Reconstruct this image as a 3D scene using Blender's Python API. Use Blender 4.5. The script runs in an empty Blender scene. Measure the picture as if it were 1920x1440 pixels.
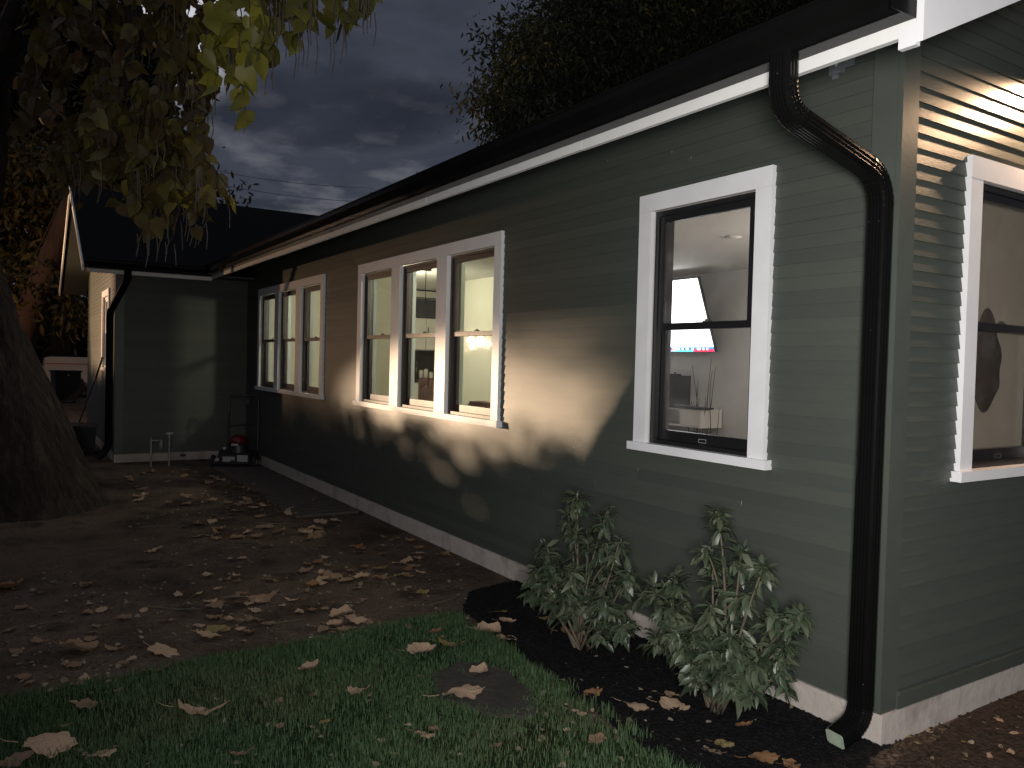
import bpy, bmesh, math, random
import numpy as np
from mathutils import Vector, Matrix
from mathutils import noise as mnoise
R_ = math.radians
random.seed(7); rng = np.random.default_rng(11)
SC = bpy.context.scene
COL = SC.collection

# ------------------------------------------------------------------ camera
YAW, PITCH, ROLL, FPX = 147.54823455, -1.53846477, 1.44577209, 1483.289
CAM = Vector((1.9128, -3.0629, 1.55))
def cam_axes():
    y, p, r = R_(YAW), R_(PITCH), R_(ROLL)
    f = Vector((math.cos(p)*math.cos(y), math.cos(p)*math.sin(y), math.sin(p)))
    rt = Vector((math.sin(y), -math.cos(y), 0)); up = rt.cross(f)
    c, s = math.cos(r), math.sin(r)
    return rt*c + up*s, up*c - rt*s, f
CR, CU, CF = cam_axes()
cam = bpy.data.cameras.new('camera'); camo = bpy.data.objects.new('camera', cam); COL.objects.link(camo)
cam.sensor_width = 36; cam.lens = FPX/1920*36; cam.clip_start = .05; cam.clip_end = 2000
M = Matrix.Identity(4)
for i in range(3):
    M[i][0] = CR[i]; M[i][1] = CU[i]; M[i][2] = -CF[i]; M[i][3] = CAM[i]
camo.matrix_world = M
SC.camera = camo
def ray(u, v):
    return CR*((u-960)/FPX) - CU*((v-720)/FPX) + CF
def at(u, v, d):            # world point seen at photo pixel (u, v) at depth d
    return CAM + ray(u, v)*d
def gr(u, v, z=0.0):        # ground point seen at photo pixel
    r = ray(u, v); return CAM + r*((z-CAM.z)/r.z)

# ------------------------------------------------------------------ render / world / lights
SC.render.engine = 'CYCLES'
SC.view_settings.view_transform = 'Standard'; SC.view_settings.look = 'None'
SC.view_settings.exposure = 0; SC.view_settings.gamma = 1
SC.cycles.use_denoising = True
SC.cycles.max_bounces = 6; SC.cycles.diffuse_bounces = 3; SC.cycles.glossy_bounces = 3
SC.cycles.transmission_bounces = 4; SC.cycles.transparent_max_bounces = 8
SC.cycles.sample_clamp_indirect = 4; SC.cycles.caustics_reflective = False; SC.cycles.caustics_refractive = False

world = bpy.data.worlds.new('World'); SC.world = world; world.use_nodes = True
nt = world.node_tree; N = nt.nodes; K = nt.links
for n in list(N): N.remove(n)
def wn(t, **k):
    n = N.new(t)
    for a, b in k.items(): setattr(n, a, b)
    return n
out = wn('ShaderNodeOutputWorld'); bg = wn('ShaderNodeBackground'); K.new(bg.outputs[0], out.inputs[0])
tc = wn('ShaderNodeTexCoord')
sky = wn('ShaderNodeTexSky', sky_type='NISHITA', sun_disc=False)
sky.sun_elevation = R_(12); sky.sun_rotation = R_(100)
skm = wn('ShaderNodeVectorMath', operation='MULTIPLY'); K.new(sky.outputs[0], skm.inputs[0]); skm.inputs[1].default_value = (.0010, .0009, .0008)
# cloud deck: direction projected on a plane overhead
sep = wn('ShaderNodeSeparateXYZ'); K.new(tc.outputs['Generated'], sep.inputs[0])
zc = wn('ShaderNodeMath', operation='ADD'); zc.inputs[1].default_value = .10; K.new(sep.outputs[2], zc.inputs[0])
zm = wn('ShaderNodeMath', operation='MAXIMUM'); zm.inputs[1].default_value = .05; K.new(zc.outputs[0], zm.inputs[0])
dx = wn('ShaderNodeMath', operation='DIVIDE'); K.new(sep.outputs[0], dx.inputs[0]); K.new(zm.outputs[0], dx.inputs[1])
dy = wn('ShaderNodeMath', operation='DIVIDE'); K.new(sep.outputs[1], dy.inputs[0]); K.new(zm.outputs[0], dy.inputs[1])
cmb = wn('ShaderNodeCombineXYZ'); K.new(dx.outputs[0], cmb.inputs[0]); K.new(dy.outputs[0], cmb.inputs[1])
n1 = wn('ShaderNodeTexNoise'); n1.inputs['Scale'].default_value = 1.15; n1.inputs['Detail'].default_value = 9; n1.inputs['Roughness'].default_value = .52; n1.inputs['Distortion'].default_value = .25
K.new(cmb.outputs[0], n1.inputs['Vector'])
cr = wn('ShaderNodeValToRGB'); K.new(n1.outputs[0], cr.inputs[0])
el = cr.color_ramp.elements
el[0].position = .34; el[0].color = (.019, .022, .033, 1)
el[1].position = .70; el[1].color = (.078, .083, .104, 1)
e = el.new(.44); e.color = (.028, .032, .047, 1)
e = el.new(.52); e.color = (.045, .051, .071, 1)
e = el.new(.585); e.color = (.037, .043, .062, 1)
n2 = wn('ShaderNodeTexNoise'); n2.inputs['Scale'].default_value = 3.1; n2.inputs['Detail'].default_value = 7; n2.inputs['Roughness'].default_value = .55
K.new(cmb.outputs[0], n2.inputs['Vector'])
cr2 = wn('ShaderNodeValToRGB'); K.new(n2.outputs[0], cr2.inputs[0])
cr2.color_ramp.elements[0].position = .50; cr2.color_ramp.elements[0].color = (0, 0, 0, 1)
cr2.color_ramp.elements[1].position = .72; cr2.color_ramp.elements[1].color = (.10, .095, .10, 1)
# clouds lit by the hidden moon: band near the horizon, patch behind the big tree
zb = wn('ShaderNodeMapRange'); K.new(sep.outputs[2], zb.inputs[0]); zb.inputs[1].default_value = .34; zb.inputs[2].default_value = .2; zb.inputs[3].default_value = .15; zb.inputs[4].default_value = 1.0
m2 = wn('ShaderNodeVectorMath', operation='SCALE'); K.new(cr2.outputs[0], m2.inputs[0]); K.new(zb.outputs[0], m2.inputs['Scale'])
dt = wn('ShaderNodeVectorMath', operation='DOT_PRODUCT'); K.new(tc.outputs['Generated'], dt.inputs[0]); md = ray(255, -15).normalized(); dt.inputs[1].default_value = md
mr = wn('ShaderNodeMapRange', interpolation_type='SMOOTHERSTEP'); K.new(dt.outputs['Value'], mr.inputs[0]); mr.inputs[1].default_value = .990; mr.inputs[2].default_value = 1.0
mc = wn('ShaderNodeVectorMath', operation='SCALE'); mc.inputs[0].default_value = (.55, .54, .58); K.new(mr.outputs[0], mc.inputs['Scale'])
a1 = wn('ShaderNodeVectorMath', operation='ADD'); K.new(cr.outputs[0], a1.inputs[0]); K.new(skm.outputs[0], a1.inputs[1])
a2 = wn('ShaderNodeVectorMath', operation='ADD'); K.new(a1.outputs[0], a2.inputs[0]); K.new(m2.outputs[0], a2.inputs[1])
a3 = wn('ShaderNodeVectorMath', operation='ADD'); K.new(a2.outputs[0], a3.inputs[0]); K.new(mc.outputs[0], a3.inputs[1])
# extra glow added overhead, above the frame, to fill the ground softly
zo = wn('ShaderNodeMapRange', interpolation_type='SMOOTHSTEP'); K.new(sep.outputs[2], zo.inputs[0]); zo.inputs[1].default_value = .5; zo.inputs[2].default_value = .85
zs_ = wn('ShaderNodeVectorMath', operation='SCALE'); zs_.inputs[0].default_value = (.145, .15, .165); K.new(zo.outputs[0], zs_.inputs['Scale'])
a4 = wn('ShaderNodeVectorMath', operation='ADD'); K.new(a3.outputs[0], a4.inputs[0]); K.new(zs_.outputs[0], a4.inputs[1])
K.new(a4.outputs[0], bg.inputs[0]); bg.inputs[1].default_value = 1.0

def lamp(name, kind, loc, power, color, radius=.05, target=None, **k):
    l = bpy.data.lights.new(name, kind); l.energy = power; l.color = color
    if kind in ('POINT', 'SPOT'): l.shadow_soft_size = radius
    for a, b in k.items(): setattr(l, a, b)
    o = bpy.data.objects.new(name, l); COL.objects.link(o); o.location = loc
    if target is not None: o.rotation_euler = (Vector(target)-Vector(loc)).to_track_quat('-Z', 'Y').to_euler()
    return o
# soft fill disc added just behind the camera, standing in for its flash
FILL = lamp('camera_fill', 'AREA', (2.24, -3.28, 1.60), 98, (1.0, .985, .96), 0, (.2, 0, 1.75), shape='DISK', size=.7, spread=R_(126))
# warm garden lamp beyond the hedge, left of the frame
LL = Vector((-15.34, -6.69, 2.07))
lamp('garden_lamp_light', 'POINT', LL, 520, (1.0, .60, .34), .10)
g1 = lamp('garden_lamp_light', 'SPOT', LL, 13500, (1.0, .71, .46), .045, (-1.4, 0, .72), spot_size=R_(25), spot_blend=1.0)
g1.scale = (1, .36, 1)
lamp('garden_lamp_light', 'SPOT', LL+Vector((.0, .12, 0)), 2000, (1.0, .64, .38), .10, (-13.3, -1.79, 2.6), spot_size=R_(44), spot_blend=.5)
# wall lamp over the corner window
WL = Vector((.105, 1.22, 2.985))
lamp('wall_lamp_light', 'POINT', WL, 95, (1.0, .64, .38), .018)
# lamps inside the house
lamp('kitchen_light', 'POINT', (-3.9, .9, 2.5), 34, (1.0, .95, .70), .12)
lamp('kitchen_light', 'POINT', (-7.6, 1.1, 2.3), 62, (1.0, .95, .70), .10)
lamp('living_room_light', 'POINT', (-1.3, 2.4, 2.2), 72, (1.0, .90, .82), .15)

# ------------------------------------------------------------------ helpers
def T(o, label=None, cat=None, group=None, kind=None):
    if label: o['label'] = label
    if cat: o['category'] = cat
    if group: o['group'] = group
    if kind: o['kind'] = kind
    return o
def empty(name, loc=(0, 0, 0), rz=0, label=None, cat=None, group=None):
    o = bpy.data.objects.new(name, None); COL.objects.link(o); o.location = loc; o.rotation_euler = (0, 0, rz)
    o.empty_display_size = .1
    return T(o, label, cat, group)
def obj(name, bm, mat, parent=None, smooth=False, recalc=True):
    if recalc: bmesh.ops.recalc_face_normals(bm, faces=bm.faces)
    me = bpy.data.meshes.new(name); bm.to_mesh(me); bm.free()
    me.materials.append(mat)
    if smooth: me.polygons.foreach_set('use_smooth', [True]*len(me.polygons))
    o = bpy.data.objects.new(name, me); COL.objects.link(o)
    if parent: o.parent = parent
    return o
def npobj(name, V, F, mat, parent=None, attrs=None, smooth=False):
    V = np.asarray(V, dtype=np.float32); F = np.asarray(F, dtype=np.int32)
    me = bpy.data.meshes.new(name); k = F.shape[1]
    me.vertices.add(len(V)); me.vertices.foreach_set('co', V.ravel())
    me.loops.add(F.size); me.loops.foreach_set('vertex_index', F.ravel())
    me.polygons.add(len(F)); me.polygons.foreach_set('loop_start', np.arange(0, F.size, k, dtype=np.int32))
    me.update(calc_edges=True)
    if smooth: me.polygons.foreach_set('use_smooth', [True]*len(F))
    for nme, a in (attrs or {}).items():
        at_ = me.attributes.new(nme, 'FLOAT', 'POINT'); at_.data.foreach_set('value', np.asarray(a, dtype=np.float32))
    me.materials.append(mat); me.validate()
    o = bpy.data.objects.new(name, me); COL.objects.link(o)
    if parent: o.parent = parent
    return o
def copy_tree(o, parent=None):
    c = o.copy(); COL.objects.link(c); c.parent = parent
    for ch in list(o.children): copy_tree(ch, c)
    return c
ID = lambda p: p
def box(bm, a, b, f=ID):
    x0, y0, z0 = a; x1, y1, z1 = b
    v = [bm.verts.new(f((x, y, z))) for x in (x0, x1) for y in (y0, y1) for z in (z0, z1)]
    for q in ((0, 1, 3, 2), (4, 6, 7, 5), (0, 4, 5, 1), (2, 3, 7, 6), (0, 2, 6, 4), (1, 5, 7, 3)):
        bm.faces.new([v[i] for i in q])
def prism(bm, poly, a, b, f):       # poly of 2D pts, extruded from a to b ; f(p, t) -> 3D
    n = len(poly); A = [bm.verts.new(f(p, a)) for p in poly]; B = [bm.verts.new(f(p, b)) for p in poly]
    for i in range(n):
        j = (i+1) % n; bm.faces.new((A[i], A[j], B[j], B[i]))
    bm.faces.new(A); bm.faces.new(list(reversed(B)))
def tube(bm, pts, rads, n=10, cap=True, wob=0, flat=1.0):
    pts = [Vector(p) for p in pts]; rings = []
    prev = None
    for i, p in enumerate(pts):
        t = (pts[min(i+1, len(pts)-1)]-pts[max(i-1, 0)]).normalized()
        if prev is None:
            a = t.orthogonal().normalized()
        else:
            a = (prev-t*prev.dot(t)).normalized()
        prev = a; b = t.cross(a)
        r = rads[i] if hasattr(rads, '__len__') else rads
        ring = []
        for k in range(n):
            an = 2*math.pi*k/n; rr = r*(1+wob*(random.random()-.5))
            ring.append(bm.verts.new(p+(a*math.cos(an)+b*math.sin(an)*flat)*rr))
        rings.append(ring)
    for i in range(len(rings)-1):
        for k in range(n):
            bm.faces.new((rings[i][k], rings[i][(k+1) % n], rings[i+1][(k+1) % n], rings[i+1][k]))
    if cap:
        bm.faces.new(list(reversed(rings[0]))); bm.faces.new(rings[-1])

# ------------------------------------------------------------------ materials
def mat(name, c, rough=.6, c2=None, nscale=8, bump=0, bscale=60, spec=.5, metal=0, attr=None, stretch=None, nlo=.35, nhi=.65, bdist=.01, trans=None, detail=6):
    m = bpy.data.materials.new(name); m.use_nodes = True
    t = m.node_tree; n = t.nodes; l = t.links; p = n['Principled BSDF']
    p.inputs['Base Color'].default_value = (*c, 1); p.inputs['Roughness'].default_value = rough
    p.inputs['Metallic'].default_value = metal; p.inputs['Specular IOR Level'].default_value = spec
    co = n.new('ShaderNodeTexCoord'); vec = co.outputs['Object']
    if stretch:
        mp = n.new('ShaderNodeMapping'); mp.inputs['Scale'].default_value = stretch; l.new(vec, mp.inputs[0]); vec = mp.outputs[0]
    col = None
    if c2 is not None:
        if attr:
            a = n.new('ShaderNodeAttribute'); a.attribute_name = attr; src = a.outputs['Fac']
            nz = n.new('ShaderNodeTexNoise'); nz.inputs['Scale'].default_value = nscale; nz.inputs['Detail'].default_value = 4; l.new(vec, nz.inputs[0])
            ad = n.new('ShaderNodeMath'); ad.operation = 'ADD'; l.new(src, ad.inputs[0]); l.new(nz.outputs[0], ad.inputs[1])
            sb = n.new('ShaderNodeMath'); sb.operation = 'SUBTRACT'; sb.inputs[1].default_value = .5; l.new(ad.outputs[0], sb.inputs[0]); src = sb.outputs[0]; lo, hi = 0, 1
        else:
            nz = n.new('ShaderNodeTexNoise'); nz.inputs['Scale'].default_value = nscale; nz.inputs['Detail'].default_value = detail; nz.inputs['Roughness'].default_value = .6
            l.new(vec, nz.inputs[0]); src = nz.outputs[0]; lo, hi = nlo, nhi
        cr = n.new('ShaderNodeValToRGB'); l.new(src, cr.inputs[0])
        cols = [c, *c2] if hasattr(c2[0], '__len__') else [c, c2]
        els = cr.color_ramp.elements
        els[0].position = lo; els[0].color = (*cols[0], 1); els[1].position = hi; els[1].color = (*cols[-1], 1)
        for i, cc in enumerate(cols[1:-1]):
            e = els.new(lo+(hi-lo)*(i+1)/(len(cols)-1)); e.color = (*cc, 1)
        l.new(cr.outputs[0], p.inputs['Base Color']); col = cr.outputs[0]
    if bump:
        nb = n.new('ShaderNodeTexNoise'); nb.inputs['Scale'].default_value = bscale; nb.inputs['Detail'].default_value = 5; l.new(vec, nb.inputs[0])
        bp = n.new('ShaderNodeBump'); bp.inputs['Strength'].default_value = bump; bp.inputs['Distance'].default_value = bdist
        l.new(nb.outputs[0], bp.inputs['Height']); l.new(bp.outputs[0], p.inputs['Normal'])
    if trans:
        tr = n.new('ShaderNodeBsdfTranslucent'); mx = n.new('ShaderNodeMixShader'); mx.inputs[0].default_value = trans
        if col: l.new(col, tr.inputs[0])
        else: tr.inputs[0].default_value = (*c, 1)
        l.new(p.outputs[0], mx.inputs[1]); l.new(tr.outputs[0], mx.inputs[2]); l.new(mx.outputs[0], n['Material Output'].inputs[0])
    return m
def emit(name, c, s, c2=None, scale=3):
    m = bpy.data.materials.new(name); m.use_nodes = True; t = m.node_tree; n = t.nodes
    for x in list(n): n.remove(x)
    o = n.new('ShaderNodeOutputMaterial'); e = n.new('ShaderNodeEmission'); e.inputs[0].default_value = (*c, 1); e.inputs[1].default_value = s
    if c2:
        co = n.new('ShaderNodeTexCoord'); nz = n.new('ShaderNodeTexNoise'); nz.inputs['Scale'].default_value = scale; t.links.new(co.outputs['Object'], nz.inputs[0])
        mx = n.new('ShaderNodeValToRGB'); mx.color_ramp.elements[0].color = (*c, 1); mx.color_ramp.elements[1].color = (*c2, 1); mx.color_ramp.elements[0].position = .45; mx.color_ramp.elements[1].position = .6
        t.links.new(nz.outputs[0], mx.inputs[0]); t.links.new(mx.outputs[0], e.inputs[0])
    t.links.new(e.outputs[0], o.inputs[0]); return m
def glass(name, tint=(1, 1, 1), refl=1.0, rough=.0, smear=0.0):
    m = bpy.data.materials.new(name); m.use_nodes = True; t = m.node_tree; n = t.nodes; l = t.links
    for x in list(n): n.remove(x)
    o = n.new('ShaderNodeOutputMaterial'); tr = n.new('ShaderNodeBsdfTransparent'); tr.inputs[0].default_value = (*tint, 1)
    gl = n.new('ShaderNodeBsdfGlossy'); gl.inputs['Roughness'].default_value = rough
    fr = n.new('ShaderNodeFresnel'); fr.inputs[0].default_value = 1.5
    mu = n.new('ShaderNodeMath'); mu.operation = 'MULTIPLY'; mu.inputs[1].default_value = refl; l.new(fr.outputs[0], mu.inputs[0])
    mx = n.new('ShaderNodeMixShader'); l.new(mu.outputs[0], mx.inputs[0]); l.new(tr.outputs[0], mx.inputs[1]); l.new(gl.outputs[0], mx.inputs[2])
    co = n.new('ShaderNodeTexCoord')
    nb = n.new('ShaderNodeTexNoise'); nb.inputs['Scale'].default_value = 7.0; l.new(co.outputs['Object'], nb.inputs[0])
    bp = n.new('ShaderNodeBump'); bp.inputs['Strength'].default_value = .35; bp.inputs['Distance'].default_value = .004; l.new(nb.outputs[0], bp.inputs['Height']); l.new(bp.outputs[0], gl.inputs['Normal'])
    if smear:
        df = n.new('ShaderNodeBsdfDiffuse'); df.inputs[0].default_value = (.7, .7, .68, 1)
        nz = n.new('ShaderNodeTexNoise'); nz.inputs['Scale'].default_value = 7; nz.inputs['Detail'].default_value = 8; l.new(co.outputs['Object'], nz.inputs[0])
        rp = n.new('ShaderNodeMapRange'); rp.inputs[1].default_value = .45; rp.inputs[2].default_value = .8; rp.inputs[4].default_value = smear; rp.inputs[3].default_value = smear*.25; l.new(nz.outputs[0], rp.inputs[0])
        m3 = n.new('ShaderNodeMixShader'); l.new(rp.outputs[0], m3.inputs[0]); l.new(mx.outputs[0], m3.inputs[1]); l.new(df.outputs[0], m3.inputs[2]); l.new(m3.outputs[0], o.inputs[0])
    else: l.new(mx.outputs[0], o.inputs[0])
    return m
MT = dict(
    siding=mat('green_clapboard_paint', (.070, .078, .064), .5, (.055, .063, .053), attr='rnd', nscale=5, bump=.25, bscale=30, stretch=(1, 1, 9), bdist=.004),
    greentrim=mat('green_trim_paint', (.072, .081, .069), .42, (.064, .073, .062), nscale=6, bump=.12, bscale=40, bdist=.004),
    white=mat('white_trim_paint', (.80, .79, .80), .42, (.74, .73, .74), nscale=5, bump=.10, bscale=45, bdist=.003),
    fascia=mat('white_fascia_paint', (.80, .79, .77), .45, (.74, .73, .70), nscale=7, bump=.15, bscale=30, bdist=.004),
    black=mat('black_window_metal', (.010, .010, .011), .32, (.014, .013, .013), nscale=12),
    bronze=mat('bronze_window_frame', (.030, .022, .020), .38, (.040, .028, .025), nscale=10),
    gutter=mat('black_gutter_paint', (.004, .004, .004), .24, (.005, .005, .005), nscale=5, bump=.08, bscale=14, bdist=.01, spec=.12),
    shingle=mat('asphalt_shingle', (.006, .0065, .007), .95, (.011, .0115, .0125), nscale=30, bump=.6, bscale=90, spec=.08),
    concrete=mat('foundation_concrete', (.42, .37, .33), .85, ((.48, .42, .38), (.33, .28, .25)), nscale=3.5, bump=.5, bscale=22, bdist=.01),
    soffit=mat('soffit_board_paint', (.060, .068, .060), .6, (.05, .055, .05), nscale=6, bump=.2, bscale=20, stretch=(1, 8, 8)),
    drywall=mat('cream_drywall', (.80, .78, .66), .85, (.77, .75, .63), nscale=2),
    greywall=mat('grey_drywall', (.60, .58, .56), .85, (.56, .54, .52), nscale=2),
    ceil=mat('ceiling_paint', (.74, .73, .68), .9, (.71, .70, .65), nscale=2),
    cabinet=mat('cabinet_paint', (.78, .76, .70), .45, (.74, .72, .66), nscale=5),
    blue=mat('pale_blue_trim', (.60, .68, .72), .5, (.56, .64, .68), nscale=5),
    dark=mat('dark_plastic', (.02, .02, .022), .45, (.03, .03, .03), nscale=10),
    darkwood=mat('dark_wood', (.05, .035, .03), .5, (.08, .05, .04), nscale=10, stretch=(1, 8, 8)),
    cloth=mat('mauve_cloth', (.20, .12, .12), .9, (.26, .16, .15), nscale=9, bump=.4, bscale=80),
    steel=mat('galvanised_steel', (.30, .29, .28), .45, (.20, .19, .18), nscale=25, metal=.6),
    bark=mat('tree_bark', (.031, .021, .016), .95, ((.018, .012, .009), (.052, .036, .028)), nscale=7, bump=1.0, bscale=13, stretch=(1, 1, .22), bdist=.12),
    bark2=mat('smooth_bark', (.085, .050, .034), .9, (.055, .032, .022), nscale=5, bump=.6, bscale=8, stretch=(1, 1, .3), bdist=.04),
    twig=mat('twig_bark', (.05, .038, .028), .9, (.07, .05, .04), nscale=20),
    dirt=mat('bare_dirt', (.060, .043, .032), 1.0, ((.096, .069, .052), (.128, .094, .074), (.050, .036, .028)), nscale=1.7, bump=1.0, bscale=34, bdist=.03, spec=.1),
    soil=mat('loose_soil', (.038, .027, .021), 1.0, ((.060, .043, .034), (.026, .019, .015)), nscale=14, bump=1.0, bscale=48, bdist=.03, spec=.1),
    mulch=mat('black_mulch', (.0055, .005, .006), .95, ((.010, .009, .010), (.016, .014, .015)), nscale=42, bump=1.0, bscale=60, bdist=.03, spec=.15),
    lawnbase=mat('lawn_soil', (.010, .018, .008), 1.0, (.022, .034, .014), nscale=9, bump=.8, bscale=50, spec=.1),
    grass=mat('grass_blade', (.044, .092, .040), .6, ((.070, .128, .055), (.085, .135, .060), (.12, .13, .065)), attr='rnd', nscale=1.6, trans=.25, spec=.3),
    stone=mat('paver_stone', (.050, .042, .034), .9, (.030, .028, .022), nscale=9, bump=.7, bscale=25),
    plank=mat('weathered_plank', (.10, .080, .068), .85, (.060, .048, .042), nscale=7, bump=.6, bscale=20, stretch=(1, 7, 7)),
    leaf_tan=mat('dry_leaf_tan', (.60, .40, .26), .7, ((.70, .49, .33), (.42, .26, .16)), nscale=16, bump=.7, bscale=30, trans=.2, bdist=.02),
    leaf_brown=mat('dry_leaf_brown', (.30, .19, .12), .75, ((.40, .26, .16), (.20, .12, .08)), nscale=16, bump=.7, bscale=30, trans=.15, bdist=.02),
    leaf_orange=mat('dry_leaf_orange', (.40, .20, .09), .7, ((.30, .14, .06), (.46, .28, .12)), nscale=14, bump=.6, bscale=30, trans=.2, bdist=.02),
    leaf_yellow=mat('yellowing_leaf', (.40, .30, .10), .65, ((.28, .22, .08), (.44, .30, .12)), nscale=10, bump=.5, bscale=30, trans=.25, bdist=.02),
    debris=mat('pale_debris', (.17, .13, .09), .7, ((.26, .22, .15), (.12, .08, .05)), attr='rnd', nscale=9, trans=.1),
    shrub=mat('shrub_leaf', (.036, .054, .030), .45, ((.062, .084, .048), (.11, .128, .078)), attr='rnd', nscale=14, trans=.12, spec=.6),
    shrubstem=mat('shrub_stem', (.13, .11, .07), .8, (.09, .07, .05), nscale=20),
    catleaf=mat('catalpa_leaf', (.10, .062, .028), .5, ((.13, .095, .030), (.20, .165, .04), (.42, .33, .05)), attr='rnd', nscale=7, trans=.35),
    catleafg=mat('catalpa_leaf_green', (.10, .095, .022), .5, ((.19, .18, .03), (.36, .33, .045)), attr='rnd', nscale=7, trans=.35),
    pod=mat('seed_pod', (.09, .07, .06), .7, (.14, .11, .10), nscale=20),
    farleaf=mat('autumn_leaf', (.045, .036, .010), .6, ((.085, .064, .014), (.13, .095, .02)), attr='rnd', nscale=1, trans=.3),
    orangeleaf=mat('orange_leaf', (.045, .022, .008), .6, ((.08, .04, .010), (.12, .075, .016)), attr='rnd', nscale=1, trans=.3),
    locust=mat('locust_leaf', (.026, .032, .014), .6, ((.045, .052, .02), (.09, .095, .04)), attr='rnd', nscale=2, trans=.2),
    darkleaf=mat('dark_leaf', (.020, .022, .014), .7, (.035, .036, .02), attr='rnd', nscale=2),
    hedge=mat('hedge_leaf', (.03, .05, .02), .6, (.05, .07, .03), attr='rnd', nscale=3),
    truck=mat('white_car_paint', (.62, .56, .52), .3, (.58, .52, .48), nscale=4),
    cglass=mat('dark_car_glass', (.01, .01, .012), .1),
    rubber=mat('black_rubber', (.015, .015, .015), .8, (.02, .02, .02), nscale=20),
    red=mat('red_engine_cover', (.14, .008, .018), .4, (.12, .007, .015), nscale=6),
    label=mat('pale_sticker', (.45, .42, .42), .5, (.35, .33, .33), nscale=12),
    glass=glass('window_glass', (.94, .95, .94), 1.0, .03, .03),
    glassn=glass('dusty_window_glass', (.90, .90, .90), 1.0, .02, .15),
    glassw=glass('misty_window_glass', (.75, .70, .62), .35, .15, .085),
    blind=mat('grey_roller_blind', (.20, .18, .15), .9, ((.15, .135, .115), (.24, .22, .19)), nscale=5, stretch=(1, 6, 1), bump=.5, bscale=120, trans=.55),
    tv=emit('tv_picture', (1, 1, 1), 4.2, (.88, .97, 1.0)),
    tvred=emit('tv_red_band', (1.0, .05, .12), 2.0), tvblue=emit('tv_blue_band', (.10, .35, .75), 1.6), tvcyan=emit('tv_cyan_band', (.15, .85, 1.0), 2.2), tvwhite=emit('tv_white_text', (1, 1, 1), 3.5),
    bulb=emit('warm_bulb', (1.0, .62, .32), 30), bulbs=emit('small_bulb', (1.0, .85, .6), 14),
    chrome=mat('chrome', (.7, .7, .65), .15, metal=1.0),
    bottle=mat('dark_bottle', (.03, .03, .02), .2), cup=mat('pale_ceramic', (.7, .68, .62), .4),
    paint=mat('pale_paint_speck', (.42, .44, .38), .6, (.34, .36, .31), nscale=20),
    plasticw=mat('translucent_plastic', (.16, .17, .18), .4, (.12, .13, .14), nscale=30),
)

# ------------------------------------------------------------------ ground (setting)
def sheet(name, poly, z, m, sub=None, wob=0.0):
    bm = bmesh.new(); vs = [bm.verts.new((x, y, z)) for x, y in poly]; bm.faces.new(vs)
    bmesh.ops.triangulate(bm, faces=bm.faces)
    o = obj(name, bm, m); 
    if o.data.polygons[0].normal.z < 0: o.data.flip_normals()
    o['kind'] = 'structure'; return o
def wavy(pts, amp, step=.12):
    o = []
    for i in range(len(pts)):
        a = Vector(pts[i]); b = Vector(pts[(i+1) % len(pts)]); n = max(1, int((b-a).length/step)); d = (b-a).normalized() if (b-a).length else Vector((1, 0)); nn = Vector((-d.y, d.x))
        for k in range(n):
            p = a+(b-a)*k/n; w = amp*(math.sin(p.x*9.1+p.y*5.3)+.6*math.sin(p.x*21+p.y*17+1.3)+.8*(random.random()-.5)) if k else 0
            o.append(tuple(p+nn*w))
    return o
sheet('ground', [(-300, -300), (300, -300), (300, 300), (-300, 300)], 0, MT['dirt'])
MULCH = wavy([(-2.75, .02), (-2.66, -.45), (-2.30, -.70), (-1.52, -.78), (-.9, -.86), (-.45, -.90), (-.05, -.86), (.12, -.45), (.05, .02)], .02)
sheet('mulch_bed', MULCH, .008, MT['mulch'])
LAWN = wavy([(-2.32, -.74), (-2.30, -1.7), (-2.22, -2.6), (-2.3, -3.6), (-2.0, -6), (4, -6), (4, -1.4), (.1, -.93), (-.5, -.90), (-.9, -.85), (-1.52, -.77)], .025)
sheet('lawn', LAWN, .004, MT['lawnbase'])
sheet('soil_strip', wavy([(.02, .9), (.16, -.4), (.10, -.95), (.6, -1.1), (5, -1.4), (6, 6), (.02, 6)], .015), .006, MT['soil'])

def inpoly(P, poly):
    x, y = P[:, 0], P[:, 1]; c = np.zeros(len(P), bool); n = len(poly)
    for i in range(n):
        x1, y1 = poly[i]; x2, y2 = poly[i-1]
        m = ((y1 > y) != (y2 > y)); xi = (x2-x1)*(y-y1)/((y2-y1) if y2 != y1 else 1e-9)+x1
        c ^= (m & (x < xi))
    return c
def blades(name, pts, h, w, m):
    n = len(pts); a = rng.uniform(0, 2*np.pi, n); d = np.stack([np.cos(a), np.sin(a), 0*a], 1); s = np.stack([-np.sin(a), np.cos(a), 0*a], 1)
    hh = (h*rng.uniform(.45, 1.25, n))[:, None]; ww = (w*rng.uniform(.6, 1.3, n))[:, None]; bend = rng.uniform(.1, 1.0, n)[:, None]; up = np.array([[0, 0, 1.]])
    b0 = pts-s*ww; b1 = pts+s*ww; mid = pts+up*hh*.6+d*hh*.25*bend; m0 = mid-s*ww*.8; m1 = mid+s*ww*.8; tp = pts+up*hh*(1-.25*bend)+d*hh*.75*bend
    V = np.stack([b0, b1, m1, m0, tp], 1).reshape(-1, 3); i = np.arange(n)[:, None]*5
    F = np.concatenate([i+[0, 1, 2], i+[0, 2, 3], i+[3, 2, 4]], 1).reshape(-1, 3)
    patch = .5+.25*np.sin(pts[:, 0]*3.1+1)*np.cos(pts[:, 1]*2.7)+rng.uniform(-.3, .3, n)
    return npobj(name, V, F, m, attrs={'rnd': np.repeat(np.clip(patch, 0, 1), 5)})
cand = np.stack([rng.uniform(-2.4, 1.2, 200000), rng.uniform(-3.9, -.6, 200000)], 1)
c3 = np.concatenate([cand, np.zeros((len(cand), 1))], 1)
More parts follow.
